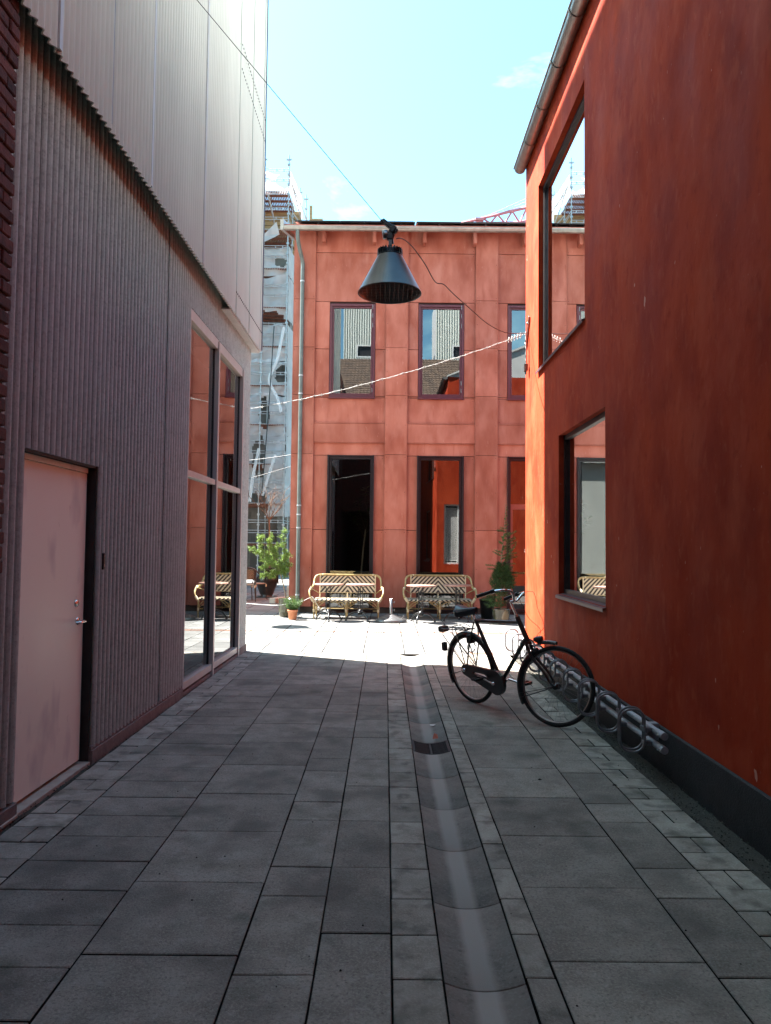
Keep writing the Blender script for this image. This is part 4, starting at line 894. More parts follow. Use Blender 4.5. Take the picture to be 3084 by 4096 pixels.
# urn with withered plant, far
PU=thing('dark_urn','dark ceramic urn overhung by a withered reddish plant, far left in the shade','potted plant',(-3.45,21.6,0))
pot('urn',M['pot_dark'],[(0,.0),(.19,.0),(.20,.03),(.17,.05),(.20,.12),(.30,.38),(.325,.50),(.31,.58),(.27,.61),(.28,.65),(.25,.65),(.24,.6)],PU); soil(.60,.25,PU)
s=MB(); s.box(-.28,.28,-.24,.24,-.001,.03); s.build('base_slab',M['pot_dark'],PU)
H=MB()
for _ in range(130):
    a=rnd.uniform(-1.6,1.9); d=Vector((math.cos(a),math.sin(a),0)); l=rnd.uniform(.05,.30); Q=[Vector((0,0,.62))+d*.05,Vector((0,0,.85))+d*.18,Vector((0,0,.75-.1*l))+d*(.22+.3*l),Vector((0,0,.70-l*1.1))+d*(.28+.25*l)]
    Q=spl(Q,4); H.tint=rnd.uniform(.5,1.3); H.tube(Q,[.006]*len(Q),3,caps=False)
H.build('foliage',M['dry'],PU)
# bare tree beyond the larch
TT=thing('bare_tree','slender leafless young tree with forked twigs standing in the gap behind the larch','tree',(-3.45,21.9,0))
s=MB(); T=spl([(.0,0,0),(.02,0,1.0),(0,0,1.9),(-.02,0,2.3)],5); s.tube(T,[.035-.012*i/(len(T)-1) for i in range(len(T))],8); s.build('trunk',M['twig'],TT)
s=MB()
def twig(p,d,L,r,k):
    d=Vector(d).normalized(); q=p+d*L*.5+Vector((rnd.gauss(0,.02),rnd.gauss(0,.02),.01)); e=p+d*L; s.tube([p,q,e],[r,r*.8,r*.6],5)
    if k>0:
        for _ in range(2 if k<3 else 3):
            n=(d+Vector((rnd.gauss(0,.55),rnd.gauss(0,.35),rnd.gauss(.1,.3)))).normalized(); twig(e if _ else q,n,L*rnd.uniform(.55,.85),r*.6,k-1)
for d in ((-.75,0,1),(-.35,.1,1.2),(.45,0,1),(.8,.1,.9),(.1,.2,1)): twig(Vector((-.02,0,2.25)),d,.5,.018,3)
s.build('crown',M['twig'],TT)
# dark café chairs, far left
def make_chair():
    c=thing('cafe_chair','x','chair',(0,0,0),0,'dark cane café chairs left of the urn')
    s=MB(); s.cbox(-.21,.21,-.21,.2,.43,.465,.012); s.build('seat',M['seatcush'],c)
    s=MB(); V=[]; n=12
    for j in range(7):
        for i in range(n+1):
            u=-1+2*i/n; V.append((.20*u,-.23-.04*j/6+.06*(1-u*u)*-1+.05,.60+.26*j/6-.02*u*u))
    s.add(V,[(j*(n+1)+i,j*(n+1)+i+1,(j+1)*(n+1)+i+1,(j+1)*(n+1)+i) for j in range(6) for i in range(n)],True); s.build('backrest',M['openweave'],c)
    for (x,y) in ((-.19,.19),(.19,.19),(-.20,-.20),(.20,-.20)):
        s=MB(); s.tube([(x,y,.46),(x*1.15,y*1.2,0)],.014,8); s.build('leg',M['darkcane'],c)
    s=MB(); h=spl([(-.20,.16,.46),(-.25,.12,.66),(-.25,-.1,.70),(-.22,-.24,.84),(-.1,-.31,.90),(.1,-.31,.90),(.22,-.24,.84),(.25,-.1,.70),(.25,.12,.66),(.20,.16,.46)],5); s.tube(h,.014,8)
    for x in (-.20,.20): s.tube([(x,-.20,.45),(x,-.26,.88)],.013,8)
    s.tube([(-.2,-.22,.60),(.2,-.22,.60)],.010,7); s.build('frame',M['darkcane'],c)
    s=MB()
    for x,y in ((-.2,.2),(.2,.2),(-.205,-.205),(.205,-.205)): s.tube([(x,y,.36),(x,y,.43)],.022,8)
    s.build('wrapping',M['wrap'],c); return c
ch=make_chair(); ch.location=(-3.78,20.1,0); ch.rotation_euler.z=R(20); ch['label']='dark framed cane café chair seen from behind, directly left of the dark urn'
c2=copy_tree(ch); c2.location=(-3.62,20.75,0); c2.rotation_euler.z=R(-35); c2['label']='dark framed cane café chair turned sideways, tucked behind the nearer chair and the urn'
s=MB(); Mt=Matrix.Translation((-2.95,19.4,0))@Matrix.Rotation(R(62),4,'Z'); s.cbox(0,3.0,-.1,.1,0,.14,.012,M=Mt); s.cbox(.9,1.5,-.16,.2,0,.40,.02,M=Mt)
tag(s.build('stone_kerb',M['ceramicgrey']),'rough stone kerb with a broken block lying left of the facade corner','kerb')
s=MB(); s.tube(spl([(-5.5,16.6,.62),(-3.6,16.3,.36),(-3.2,16.25,.30),(-3.05,16.15,.27),(-2.95,16.12,.255),(-2.3,15.7,.26),(-1.95,15.5,.33),(-1.75,15.45,.36),(-1.53,15.5,.46)],8),.0055,6)
s.tube(spl([(-1.53,15.49,.46),(-1.49,15.47,.44),(-1.40,15.42,.30),(-1.32,15.38,.20),(-1.22,15.36,.20)],6),.005,6); s.tube([Vector((-1.25,15.38,.16))+Vector((math.cos(a)*.09,0,math.sin(a)*.08)) for a in [i*.42 for i in range(15)]],.005,6)
s.cbox(-1.39,-1.35,15.38,15.41,.19,.26,.004)
tag(s.build('white_cord',M['whitecable']),'white electric cord strung low from the left to the arm of the cane bench','cord')
# plant standing behind the shop window
IP=thing('indoor_plant','slender indoor fig tree with sparse dark leaves behind the left shop window','plant',(-.62,17.9,.04))
s=MB(); T=spl([(0,0,0),(.03,0,.6),(.08,0,1.3),(.14,0,1.9)],6); s.tube(T,[.025-.01*i/(len(T)-1) for i in range(len(T))],8); s.build('trunk',M['wrap'],IP)
s=MB(); LF=MB()
for P in ([(.12,0,1.7),(-.05,0,2.0),(-.2,0,2.25)],[(.14,0,1.85),(.2,0,2.2),(.12,0,2.6),(.15,0,2.9)],[(.14,0,1.8),(.35,0,2.0),(.45,0,2.2)],[(.14,0,1.9),(.0,0,2.3),(-.05,0,2.6)]):
    Q=spl(P,6); s.tube(Q,.009,6)
    for q in Q[4:]:
        for _ in range(3):
            a=rnd.uniform(0,6.28); d=Vector((math.cos(a),.4*math.sin(a),rnd.uniform(-.3,.4))).normalized(); sd=d.cross(Vector((0,0,1))).normalized()*.035; L=rnd.uniform(.12,.2)
            LF.tint=rnd.uniform(.6,1.3); LF.add([q,q+d*L*.5+sd,q+d*L,q+d*L*.5-sd],[(0,1,2,3)])
s.build('branches',M['twig'],IP); LF.build('leaves',M['herb'],IP)
# ------------------------------------------------------------ pendant lamp and lines
LM=thing('pendant_lamp','large grey conical high bay lamp hanging over the alley on a wire','lamp',(.02,8.0,0))
s=MB(); n=56; s.lathe([(.140,4.745),(.142,4.735),(.346,4.342),(.352,4.335),(.352,4.328),(.346,4.330),(.338,4.342),(.132,4.73)],n=n); s.build('shade',M['shade'],LM)
s=MB(); s.lathe([(0,4.72),(.13,4.72),(.130,4.74)],n=40)
for k in range(26):
    a=2*math.pi*k/26; Mt=Matrix.Translation((0,0,0))@Matrix.Rotation(a,4,'Z'); s.box(.055,.140,-.006,.006,4.76,4.82,M=Mt)
s.lathe([(0,4.815),(.05,4.825),(.125,4.80),(.125,4.76),(.142,4.755),(.142,4.742),(.13,4.742)],n=40); s.build('heat_sink',M['black'],LM)
s=MB(); 
for i in range(-6,7):
    x=i*.05; L=math.sqrt(max(.0,.325**2-x*x)); s.box(x-.0012,x+.0012,-L,L,4.346,4.350)
    s.box(-L,L,x-.0012,x+.0012,4.346,4.350)
s.build('louvre_grid',M['black'],LM)
s=MB(); s.cbox(-.018,.018,-.10,-.092,4.80,4.885,.002); s.cbox(-.018,.018,.092,.10,4.80,4.885,.002); s.cbox(-.018,.018,-.10,.10,4.885,4.893,.002); s.lathe([(.0,.004),(.007,.004),(.007,0)],(0,-.1,4.83),10,Matrix.Rotation(R(90),3,'X')); s.build('bracket',M['zincL'],LM)
s=MB(); s.tube(spl([(0.02,0,4.89),(.015,0,4.95),(.03,0,5.0),(.0,0,5.05)],5),.022,8); s.cbox(-.035,.03,-.03,.03,4.93,5.02,.008)
Mt=Matrix.Translation((-.01,0,5.09))@Matrix.Rotation(R(38),4,'Y'); s.cbox(-.10,.11,-.028,.028,-.022,.022,.006,M=Mt); s.cbox(.03,.085,-.04,.04,-.05,.03,.006,M=Mt); s.tube([(-.08,0,5.13),(-.10,0,5.155)],.018,8); s.build('driver_and_clamp',M['black'],LM)
s=MB(); s.lathe([(.0,.03),(.045,.03),(.05,.02),(.05,-.02),(.045,-.03),(0,-.03)],(-.055,.02,5.0),20,Matrix.Rotation(R(80),3,'Y')); s.build('cable_drum',M['steel'],LM)
s=MB(); s.tube([(-.02-.055,8.0,5.145),(-1.90,6.35,6.60)],.0035,6); tag(s.build('suspension_wire',M['wire']),'thin steel wire running from the lamp up to the pale left wall','wire')
s=MB(); P=[(.10,8.0,4.95),(.17,8.02,4.962),(.25,8.1,4.92),(.42,8.35,4.86),(.55,8.5,4.82),(.66,8.6,4.82),(.85,8.8,4.78),(1.15,9.2,4.66),(1.5,9.65,4.56),(1.72,9.9,4.50),(1.90,10.10,4.46)]
P=[(.08,8.0,4.945)]+[None]
import itertools
def world(px,py,Yd):
    return cam_point(px,py,Yd)
CF,CHt=1590.,1.56; CP=math.atan(71.5/CF); CR_=.0105
cf=Vector((0,math.cos(CP),math.sin(CP))); cr0=Vector((1,0,0)); cu0=cr0.cross(cf); crt=cr0*math.cos(CR_)+cu0*math.sin(CR_); cup=-cr0*math.sin(CR_)+cu0*math.cos(CR_)
s.tube(spl([(.085,8.0,4.945),(.13,8.03,4.965),(.20,8.15,4.985),(.30,8.33,4.965),(.44,8.55,4.87),(.57,8.75,4.74),(.68,8.85,4.745),(.80,8.97,4.68),(1.0,9.2,4.60),(1.3,9.55,4.49),(1.55,9.8,4.45),(1.75,9.95,4.47),(1.93,10.12,4.53)],6),.006,6)
tag(s.build('lamp_cable',M['bcable']),'brown cable sagging from the pendant lamp to the bracket on the plaster wall','cable')
SG=MB(); A=Vector((-2.035,10.85,3.56)); B=Vector((1.90,10.16,4.52)); Q=[]
for i in range(41):
    t=i/40; p=A.lerp(B,t); p.z-=.20*4*t*(1-t)*.5; p.y+=.05*math.sin(t*9)*.3; Q.append(p)
SG.tube(Q,.0034,6); SG.tube([q+Vector((0,.012*math.sin(i*1.9),.014*math.cos(i*1.9))) for i,q in enumerate(Q)],.0018,5)
for i in range(2,40,3): SG.tube([Q[i]+Vector((0,0,-.02)),Q[i]+Vector((0,0,.02))],.0045,5)
for k in range(5): SG.tube([Q[38]+(Q[40]-Q[38])*(k*.2)+Vector((0,.035*math.cos(a),.035*math.sin(a))) for a in [j*.7 for j in range(9)]],.0055,5)
tag(SG.build('light_string',M['whitecable']),'white rope light strung across the alley from the left corner to the wall bracket','rope light')
WB=thing('wall_bracket','flat steel bracket screwed to the sunlit corner of the red plaster wall','bracket',(1.955,10.15,4.55))
s=MB(); Mt=Matrix.Rotation(R(-58),4,'X'); s.cbox(-.008,.010,-.22,.22,-.028,.028,.003,M=Mt)
s.build('arm',M['steel'],WB); s=MB()
for q in (-.17,-.05,.12): s.lathe([(0,.012),(.014,.012),(.016,0)],(-.010,-q*.53,q*.85),10,Matrix.Rotation(R(-90),3,'Y'))
s.build('bolt',M['steel'],WB)
JB=thing('junction_box','small grey socket box hanging on a white cord below the wall bracket','junction box',(1.95,10.12,0))
s=MB(); s.cbox(-.045,.0,-.04,.04,3.99,4.09,.006); s.tube([(-.022,.01,3.99),(-.02,.015,3.95)],.010,8); s.build('box',M['shade'],JB)
s=MB(); s.tube(spl([(-.03,0,4.50),(-.024,0,4.54),(-.022,0,4.50),(-.022,0,4.3),(-.022,0,4.09)],5),.010,6); s.build('cord',M['whitecable'],JB)
# second lamp of the same kind beyond the left corner; its shade throws the oval shadow on the paving
L2=copy_tree(LM); L2.location=(-4.25,15.15,-.15); L2['label']='matching conical lamp hung beyond the left building corner, shown by its oval shadow'; L2['group']='conical lamps over the alley'; LM['group']='conical lamps over the alley'
# ------------------------------------------------------------ bicycle
BK=thing('bicycle','old black upright bicycle parked with its front wheel at the wall rack','bicycle',(0,0,0))
az=R(147); ln=R(6.5); hd=Vector((math.sin(az),math.cos(az),0)); rt=Vector((math.cos(az),-math.sin(az),0))
up=Vector((0,0,1))*math.cos(ln)+rt*math.sin(ln); lf=up.cross(hd)
Mb=Matrix((hd,lf,up)).transposed().to_4x4(); Mb.translation=Vector((.905,7.43,0)); BK.matrix_world=Mb
RW=.345
def wheel(name,c,Mst=None):
    Mst=Mst or Matrix.Identity(4); c=Vector(c)
    s=MB(); n=64
    tp=[(.0205*math.cos(a),.0195*math.sin(a)) for a in [2*math.pi*k/10 for k in range(10)]]
    def ring(mb,prof,smooth=True,bump=0):
        vs=[]; m=len(prof)
        for i in range(n*(2 if bump else 1)):
            a=2*math.pi*i/(n*(2 if bump else 1)); 
            for (r,l) in prof:
                rr=r+(bump if (i%2 and r>.34) else 0); vs.append(Mst@(c+Vector((rr*math.cos(a),l,rr*math.sin(a)))))
        k=n*(2 if bump else 1)
        mb.add(vs,[(i*m+j,i*m+(j+1)%m,((i+1)%k)*m+(j+1)%m,((i+1)%k)*m+j) for i in range(k) for j in range(m)],smooth)
    ring(s,[(RW-.0185+a,b) for a,b in tp],bump=-.0018); tyre_=s
    w=thing(name,None,None); w.parent=BK
    tyre_.build('tyre',M['tyre'],w)
    s=MB(); ring(s,[(.308,-.012),(.322,-.013),(.324,.013),(.310,.012),(.302,.006),(.302,-.006)]); s.build('rim',M['rim'],w)
    s=MB()
    for k in range(36):
        a=2*math.pi*k/36; sd=.028 if k%2 else -.028; a2=a+(.55 if (k//2)%2 else -.55)
        s.tube([Mst@(c+Vector((.022*math.cos(a2),sd,.022*math.sin(a2)))),Mst@(c+Vector((.306*math.cos(a),0,.306*math.sin(a))))],.0010,4,caps=False)
    s.build('spokes',M['steel'],w)
    s=MB(); Mx=(Mst.to_3x3()@Matrix.Rotation(R(90),3,'X')); s.lathe([(0,.055),(.008,.055),(.009,.034),(.030,.032),(.030,.027),(.017,.024),(.017,-.024),(.030,-.027),(.030,-.032),(.009,-.034),(.008,-.055),(0,-.055)],Mst@c,16,Mx); s.build('hub',M['iron' if False else 'bike'],w)
    return w
ax_top=Vector((.736,0,.905)); ax_bot=Vector((.838,0,.715)); sa=(ax_top-ax_bot).normalized()
St=Matrix.Translation(ax_bot)@Matrix.Rotation(R(25),4,sa)@Matrix.Translation(-ax_bot)
rear=(0,0,RW); front=(1.125,0,RW+.003)
wheel('rear_wheel',rear); wheel('front_wheel',front,St)
BBp=Vector((.445,0,.285)); stt=Vector((.125,0,.845))
s=MB()
s.tube([BBp,stt],.018,12); s.tube([stt+Vector((.012,0,-.012)),ax_top+Vector((.012,0,-.028))],.0165,12); s.tube([BBp,ax_bot+Vector((-.012,0,.03))],.0195,12); s.tube([ax_bot+sa*-.01,ax_top+sa*.02],.0235,14)
for y in (-.06,.06): 
    s.tube([BBp+Vector((-.02,y*.5,0)),Vector((.1,y,.315)),Vector((0,y,RW))],.010,8); s.tube([stt+Vector((0,y*.35,-.02)),Vector((.08,y,.62)),Vector((0,y,RW))],.0075,8)
s.tube([BBp+Vector((0,-.04,0)),BBp+Vector((0,.04,0))],.024,14); s.build('frame',M['bike'],BK)
s=MB()
for y in (-.048,.048):
    P=spl([ax_bot+Vector((.004,y*.9,-.02)),ax_bot+Vector((.06,y,-.13)),Vector((1.02,y,.46)),Vector((1.075,y,.385)),Vector((1.125,y,RW))],6); s.tube([St@p for p in P],[.016-.007*i/(len(P)-1) for i in range(len(P))],8)
s.tube([St@(ax_bot+Vector((.004,-.05,-.015))),St@(ax_bot+Vector((.004,.05,-.015)))],.016,10); s.build('fork',M['bike'],BK)
# mudguards
def guard(c,a0,a1,Mst,n=26):
    s=MB(); vs=[]; pr=[(-.016,-.027),(.008,-.023),(.016,-.011),(.018,0),(.016,.011),(.008,.023),(-.016,.027)]
    for i in range(n+1):
        a=a0+(a1-a0)*i/n
        for (r,l) in pr: vs.append(Mst@(Vector(c)+Vector(((RW+.010+r)*math.cos(a),l,(RW+.010+r)*math.sin(a)))))
    m=len(pr); f=[(i*m+j,i*m+j+1,(i+1)*m+j+1,(i+1)*m+j) for i in range(n) for j in range(m-1)]; s.add(vs,f,True); s.add([v*.9995 for v in vs],[x[::-1] for x in f],True); return s
I4=Matrix.Identity(4)
s=guard(rear,R(15),R(212),I4); 
for y in (-.027,.027):
    s.tube([(0,y*2,RW),(RW*1.04*math.cos(R(140)),y,RW+RW*1.04*math.sin(R(140)))],.003,5); s.tube([(0,y*2,RW),(RW*1.04*math.cos(R(198)),y,RW+RW*1.04*math.sin(R(198)))],.003,5)
s.build('rear_mudguard',M['bike'],BK)
s=guard((1.125-.075,0,RW+.02),R(80),R(108),St); s2=guard(front,R(122),R(212),St); s.add(s2.v,s2.f,True)
for y in (-.027,.027):
    for d in (196,202): s.tube([St@Vector((1.125,y*2,RW)),St@Vector((1.125+RW*1.04*math.cos(R(d)),y,RW+RW*1.04*math.sin(R(d))))],.003,5)
s.build('front_mudguard',M['bike'],BK)
# chain case with opening, cranks, pedals
def capsule(c0,r0,c1,r1,n=14):
    a=math.atan2(c1[1]-c0[1],c1[0]-c0[0]); L=[]
    for i in range(n+1): t=a+math.pi/2+math.pi*i/n; L.append((c0[0]+r0*math.cos(t),c0[1]+r0*math.sin(t)))
    for i in range(n+1): t=a-math.pi/2+math.pi*i/n; L.append((c1[0]+r1*math.cos(t),c1[1]+r1*math.sin(t)))
    return L
outr=capsule((.0,RW),.052,(.445,.285),.115); inn=capsule((.13,.335),.012,(.305,.318),.026); k=len(outr)
s=MB(); vs=[(x,-.085,z) for x,z in outr]+[(x,-.050,z) for x,z in outr]+[(x,-.085,z) for x,z in inn]+[(x,-.050,z) for x,z in inn]
fs=[]
for i in range(k):
    j=(i+1)%k; fs+=[(i,j,k+j,k+i),(i,2*k+i,2*k+j,j),(k+i,k+j,3*k+j,3*k+i),(2*k+i,3*k+i,3*k+j,2*k+j)]
s.add(vs,fs); s.build('chain_case',M['bike'],BK)
s=MB(); s.tube([(.445,-.10,.285),(.40,-.108,.290),(.285,-.112,.315)],[.013,.010,.008],8); s.lathe([(0,.012),(.014,.012),(.018,0)],(.445,-.112,.285),14,Matrix.Rotation(R(90),3,'X')); s.tube([(.445,.09,.285),(.50,.10,.277),(.605,.104,.262)],[.013,.010,.008],8); s.tube([(.445,-.11,.285),(.445,.1,.285)],.009,8)
s.lathe([(0,.02),(.016,.018),(.02,0)],(0,-.09,RW),14,Matrix.Rotation(R(90),3,'X')); s.build('cranks',M['chrome'],BK)
for (x,y,z,sg) in ((.285,-.165,.315,-1),(.605,.155,.262,1)):
    s=MB(); 
    for dx in (-.028,.028): s.cbox(x+dx-.012,x+dx+.012,y-.045,y+.045,z-.013,z+.013,.003)
    for dy in (-.045,.045): s.cbox(x-.035,x+.035,y+dy-.004,y+dy+.004,z-.01,z+.01,.001)
    s.tube([(x,y-.055*1,z),(x,y+.055,z)],.006,8); s.build('pedal',M['castblack'],BK)
# saddle
s=MB(); V=[]; nu,nv=14,12
for i in range(nu+1):
    t=i/nu; x=-.135+.29*t; w=.102*(1-t)**.55*(.55+.9*min(1,(t+.02)*4)) if t<.5 else .102*(.5)**.55*1.45*(1-(t-.5)*1.25); w=[.055,.082,.098,.103,.100,.090,.074,.058,.046,.038,.033,.030,.028,.025,.018][i]
    zt=.963+.022*math.exp(-((t-.0)/.22)**2)+.012*math.exp(-((t-1)/.3)**2)-.006
    for j in range(nv+1):
        a=-1+2*j/nv; drop=(.018+.040*(1-t))*abs(a)**2.2; V.append((x-(.012*(1-a*a) if i==0 else 0),a*w,zt-drop-.008*math.exp(-(a*3)**2)*(1-t)))
s.add(V,[(i*(nv+1)+j,i*(nv+1)+j+1,(i+1)*(nv+1)+j+1,(i+1)*(nv+1)+j) for i in range(nu) for j in range(nv)],True)
V2=[(x*.96,y*.9,z-.035*(1 if abs(y)<.02 else 1)-.012) for x,y,z in V]; b0=len(V)
s.add(V2,[((i+1)*(nv+1)+j,(i+1)*(nv+1)+j+1,i*(nv+1)+j+1,i*(nv+1)+j) for i in range(nu) for j in range(nv)],True)
for (e) in ([i*(nv+1) for i in range(nu+1)],[i*(nv+1)+nv for i in range(nu+1)],list(range(nv+1)),[nu*(nv+1)+j for j in range(nv+1)]):
    for p,q in zip(e,e[1:]): s.add([V[p],V[q],V2[q],V2[p]],[(0,1,2,3)],True)
sd=s.build('saddle',M['saddle'],BK)
s=MB()
for y in (-.022,.022): s.tube(spl([(-.09,y*1.4,.925),(-.04,y,.905),(.05,y,.905),(.12,y*.5,.935)],4),.0035,6)
for y in (-.055,.055): s.lathe([(.013,0),(.013,.05)],(-.10,y,.885),10)
s.cbox(-.02,.03,-.02,.02,.885,.915,.004); s.build('saddle_rails',M['castblack'],sd)
s=MB(); s.tube([stt,stt+(stt-BBp).normalized()*.065],.0125,10); s.build('seat_post',M['chrome'],BK)
s=MB(); s.lathe([(0,.014),(.02,.012),(.023,0),(.023,-.01),(0,-.012)],(-.075,-.02,.865),12,Matrix.Rotation(R(-80),3,'Y')); s.build('saddle_reflector',M['redlens'],BK)
# carrier
s=MB(); z=.725
s.tube([(-.34,-.058,z-.01),(-.1,-.058,z+.005),(.03,-.045,z+.01),(.09,-.02,z+.03)],.006,7); s.tube([(-.34,.058,z-.01),(-.1,.058,z+.005),(.03,.045,z+.01),(.09,.02,z+.03)],.006,7)
s.tube(spl([(-.34,-.058,z-.01),(-.37,-.045,z-.01),(-.37,.045,z-.01),(-.34,.058,z-.01)],4),.006,7)
for x in (-.27,-.17,-.06): s.tube([(x,-.058,z),(x,.058,z)],.0045,6)
s.tube([(-.27,-.015,z+.004),(-.06,-.015,z+.006)],.004,6); s.tube([(-.27,.015,z+.004),(-.06,.015,z+.006)],.004,6)
for y in (-.058,.058): s.tube([(-.33,y,z-.01),(-.345,y*1.05,z-.07),(0.0,y*1.15,RW+.01)],.005,6); s.tube([(-.13,y,z),(-.0,y*1.15,RW+.02)],.0055,6)
s.tube(spl([(-.22,-.03,z+.02),(-.1,-.04,z+.05),(0,-.03,z+.03)],5),.004,6); s.tube(spl([(-.22,.03,z+.02),(-.1,.04,z+.05),(0,.03,z+.03)],5),.004,6)
s.build('carrier',M['bike'],BK)
s=MB(); s.cbox(-.44,-.37,-.045,.045,z-.055,z+.005,.008); s.build('rear_lamp',M['bike'],BK); s=MB(); s.cbox(-.448,-.4405,-.04,.04,z-.048,z-.004,.002); s.build('rear_lamp_lens',M['redlens'],BK)
s=MB(); s.cbox(-.43,-.385,-.022,.022,.47,.56,.006); s.mi=1; s.cbox(-.44,-.4305,-.02,.02,.475,.555,.003); s.build('tail_light',[M['bike'],M['redlens']],BK)
s=MB(); s.cbox(.005,.065,-.05,.05,.60,.70,.016); s.tube([Vector((.03,0,.56))+Vector((0,.05*math.cos(a),.05*math.sin(a)))for a in [i*.45 for i in range(14)]],.006,6); s.build('frame_lock',M['bike'],BK)
# bars, stem
s=MB(); stem=ax_top+sa*.17; s.tube([St@ax_top,St@stem],.0112,10); s.tube([St@stem,St@(stem+Vector((.035,0,.012)))],.013,10); c0=stem+Vector((.04,0,.012))
P=[(0,0,0),(.006,.035,.006),(.020,.075,.045),(.022,.125,.080),(.0,.185,.088),(-.06,.235,.080),(-.12,.262,.062),(-.235,.285,.018)]
Q=spl([c0+Vector(p) for p in P],5); A=[St@q for q in Q]; B=[St@Vector((q.x,-q.y,q.z)) for q in Q]
s.tube(B[::-1]+A[1:],.0110,10); s.build('handlebar',M['chrome'],BK)
for sg in (1,-1):
    s=MB(); G=[St@(c0+Vector((p[0],p[1]*sg,p[2]))) for p in ((-.115,.260,.064),(-.24,.287,.016))]; s.tube(G,.0172,12); s.tube([G[0]+(G[0]-G[1])*.28,G[0]],.021,12); s.build('grip',M['castblack'],BK)
s=MB(); s.tube([St@(ax_top+sa*.018),St@(ax_top+sa*.04)],.022,12); s.build('headset',M['chrome'],BK)
s=MB(); hl=St@(ax_bot+Vector((.105,0,.02))); 
Mh=(St.to_3x3()@Matrix.Rotation(R(90),3,'Y')); s.lathe([(0,-.05),(.015,-.048),(.030,-.02),(.036,.02),(.036,.032),(.0,.032)],hl,18,Mh); hlm=s.build('headlight',M['bike'],BK)
s=MB(); s.lathe([(0,.037),(.026,.035),(.034,.0325)],hl,18,Mh); s.build('lens',M['lens'],hlm)
s=MB(); s.tube([St@(ax_bot+Vector((.015,0,-.03))),St@(ax_bot+Vector((.07,0,-.03))),hl+Vector((0,0,-.035))],.004,6); s.build('headlight_stay',M['steel'],BK)
s=MB(); h0=A[18]; s.tube(spl([h0,h0+Vector((.10,.03,-.0)),h0+Vector((.20,-.03,-.14)),hl+Vector((.03,.05,.12)),hl+Vector((.0,0,.05)),St@(ax_bot+Vector((.03,0,-.04)))],8),.0022,5)
h1=B[22]; s.tube(spl([h1,h1+Vector((.12,.05,-.05)),St@(ax_top+Vector((.10,0,.02))),St@(ax_bot+Vector((.12,0,.10))),St@(ax_bot+Vector((.05,0,-.04)))],8),.0022,5); s.build('brake_cable',M['bcable'],BK)
# ------------------------------------------------------------ wall rack
RK=thing('bike_rack','galvanised wall mounted bicycle rack with a row of oval loops on two rails','bicycle rack',(0,0,0))
for z in (.305,.212):
    s=MB(); s.tube([(1.875,4.99,z),(1.875,10.25,z)],.0225,16); ra=s.build('rail',M['galv'],RK)
    s=MB(); s.tube([(1.875,4.965,z),(1.875,5.04,z)],.0255,16); s.tube([(1.835,5.0,z-.003),(1.85,5.0,z)],.006,6); s.build('end_cap',M['galv'],ra)
for y in (5.3,6.9,8.5,10.0): s=MB(); s.cbox(1.86,1.95,y-.03,y+.03,.20,.32,.003); s.build('wall_fixing',M['galv'],RK)
ly=5.165
for k in range(10):
    s=MB()
    for d,xo in ((-.035,0),(.035,.012)):
        x0,x1,z0,z1=1.63+xo,1.80+xo,.158,.447; r=.075; y=ly+d; P=[]
        for (cx2,cz2,a0) in ((x1-r,z1-r,0),(x0+r,z1-r,math.pi/2),(x0+r,z0+r,math.pi),(x1-r,z0+r,1.5*math.pi)):
            P+=[Vector((cx2+r*math.cos(a0+math.pi/2*i/7),y,cz2+r*math.sin(a0+math.pi/2*i/7))) for i in range(8)]
        s.tube(P,.0085,8,closed=True)
    for z in (.305,.212): s.cbox(1.80,1.872,ly-.03,ly+.03,z-.014,z+.014,.003)
    s.cbox(1.795,1.815,ly-.05,ly+.05,.29,.325,.003); s.build('loop',M['loop'],RK); ly+=.535
# ------------------------------------------------------------ small litter
s=MB(); s.add([(.40,6.025,.0),(.445,6.02,.006),(.44,6.06,.03),(.415,6.07,.035),(.405,6.05,.015)],[(0,1,2,3,4)]); tag(s.build('fallen_leaf',M['leaforange']),'curled orange leaf lying at the edge of the drain grate','leaf')
s=MB(); s.add([(.41,6.60,-.022),(.455,6.59,-.018),(.462,6.56,-.012),(.44,6.535,-.018),(.415,6.57,-.024)],[(0,1,2,3,4)]); tag(s.build('paper_scrap',M['paper']),'small white scrap of paper lying in the concrete drain channel','litter')
s=MB()
for _ in range(150):
    x=rnd.uniform(-1.9,1.75); y=rnd.uniform(2.2,8.5); r=rnd.uniform(.002,.006); 
    if .22<x<.53: continue
    p=Vector((x,y,.003)); s.add([p+Vector((r*math.cos(a),r*math.sin(a),rnd.uniform(0,.002))) for a in (0,1.2,2.5,3.8,5)]+[p+Vector((0,0,r))],[(i,(i+1)%5,5) for i in range(5)])
for (x,y,r) in ((-.78,2.33,.013),(-1.45,2.55,.011),(1.52,4.9,.012),(1.05,5.0,.010)):
    p=Vector((x,y,.004)); s.add([p+Vector((r*1.6*math.cos(a),r*.8*math.sin(a),0)) for a in (0,1.2,2.5,3.8,5)]+[p+Vector((0,0,r*.8))],[(i,(i+1)%5,5) for i in range(5)])
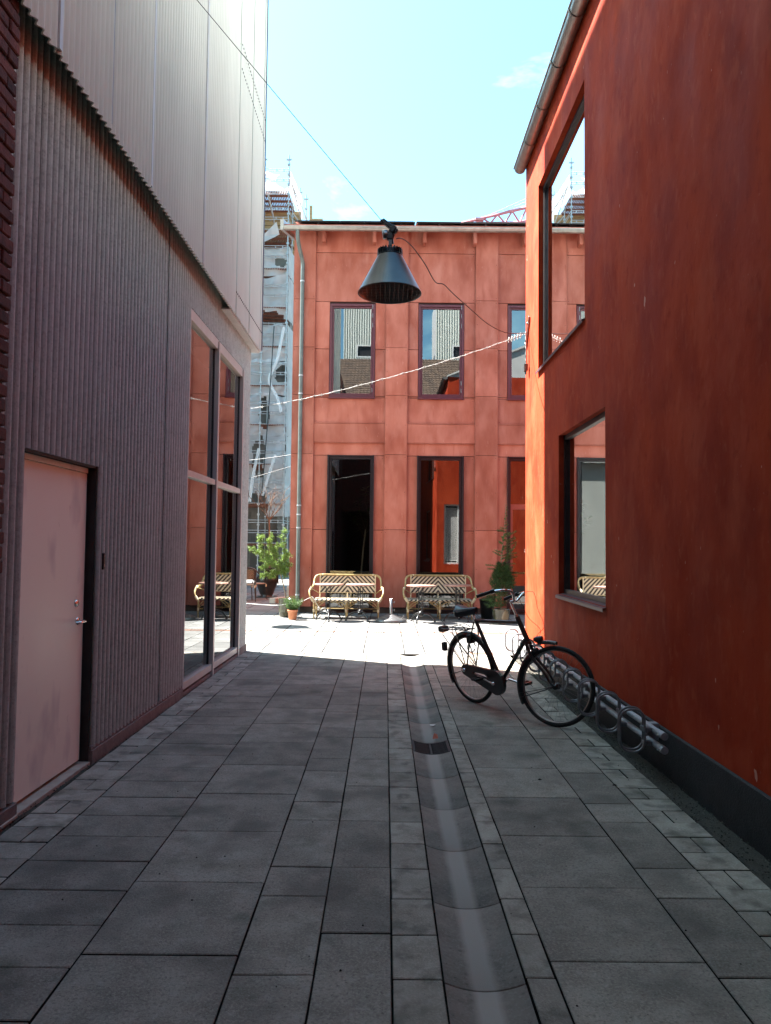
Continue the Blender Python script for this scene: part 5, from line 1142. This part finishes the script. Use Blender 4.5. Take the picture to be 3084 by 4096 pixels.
tag(s.build('grit',M['soil']),'scattered dark grit and crumbs on the grey paving slabs','grit',kind='stuff')
# ------------------------------------------------------------ light, sky, camera
sd=Vector((.59,-.282,-1)).normalized(); el=math.asin(-sd.z)
L=D.lights.new('sun','SUN'); L.energy=5.0; L.angle=R(.53); L.color=(1,.955,.90); lo=D.objects.new('sun',L); COL.objects.link(lo); lo.rotation_euler=sd.to_track_quat('-Z','Y').to_euler()
W=D.worlds.new('World'); SC.world=W; W.use_nodes=True; nt=W.node_tree; nt.nodes.clear()
out=nt.nodes.new('ShaderNodeOutputWorld'); bg=nt.nodes.new('ShaderNodeBackground'); sky=nt.nodes.new('ShaderNodeTexSky'); sky.sky_type='NISHITA'; sky.sun_disc=False
sky.sun_elevation=el; sky.sun_rotation=math.atan2(-sd.x,-sd.y); sky.altitude=0; sky.air_density=1.0; sky.dust_density=1.2; sky.ozone_density=1.0
tc=nt.nodes.new('ShaderNodeTexCoord'); f,_=noise_fac(nt,tc.outputs['Generated'],2.6,8,.56,.86,(1,1,2.2),.6,.3)
cl=mixc(nt,f,sky.outputs[0],(9.5,9.8,10.2)); ct=mixc(nt,1.0,cl,(.60,.93,.90),'MULTIPLY'); nt.links.new(ct,bg.inputs[0]); bg.inputs[1].default_value=.072; nt.links.new(bg.outputs[0],out.inputs[0])
cam=D.cameras.new('camera'); co=D.objects.new('camera',cam); COL.objects.link(co); SC.camera=co
cam.sensor_fit='VERTICAL'; cam.sensor_height=24; cam.lens=24*CF/2211; cam.clip_end=600; cam.clip_start=.05
Mc=Matrix((crt,cup,-cf)).transposed().to_4x4(); Mc.translation=Vector((0,0,CHt)); co.matrix_world=Mc
SC.view_settings.view_transform='Standard'; SC.view_settings.look='None'; SC.view_settings.gamma=1; SC.view_settings.exposure=3.12
SC.cycles.use_denoising=True; SC.cycles.max_bounces=10; SC.cycles.diffuse_bounces=5; SC.cycles.glossy_bounces=5; SC.cycles.transparent_max_bounces=24; SC.cycles.sample_clamp_indirect=6; SC.cycles.caustics_reflective=False
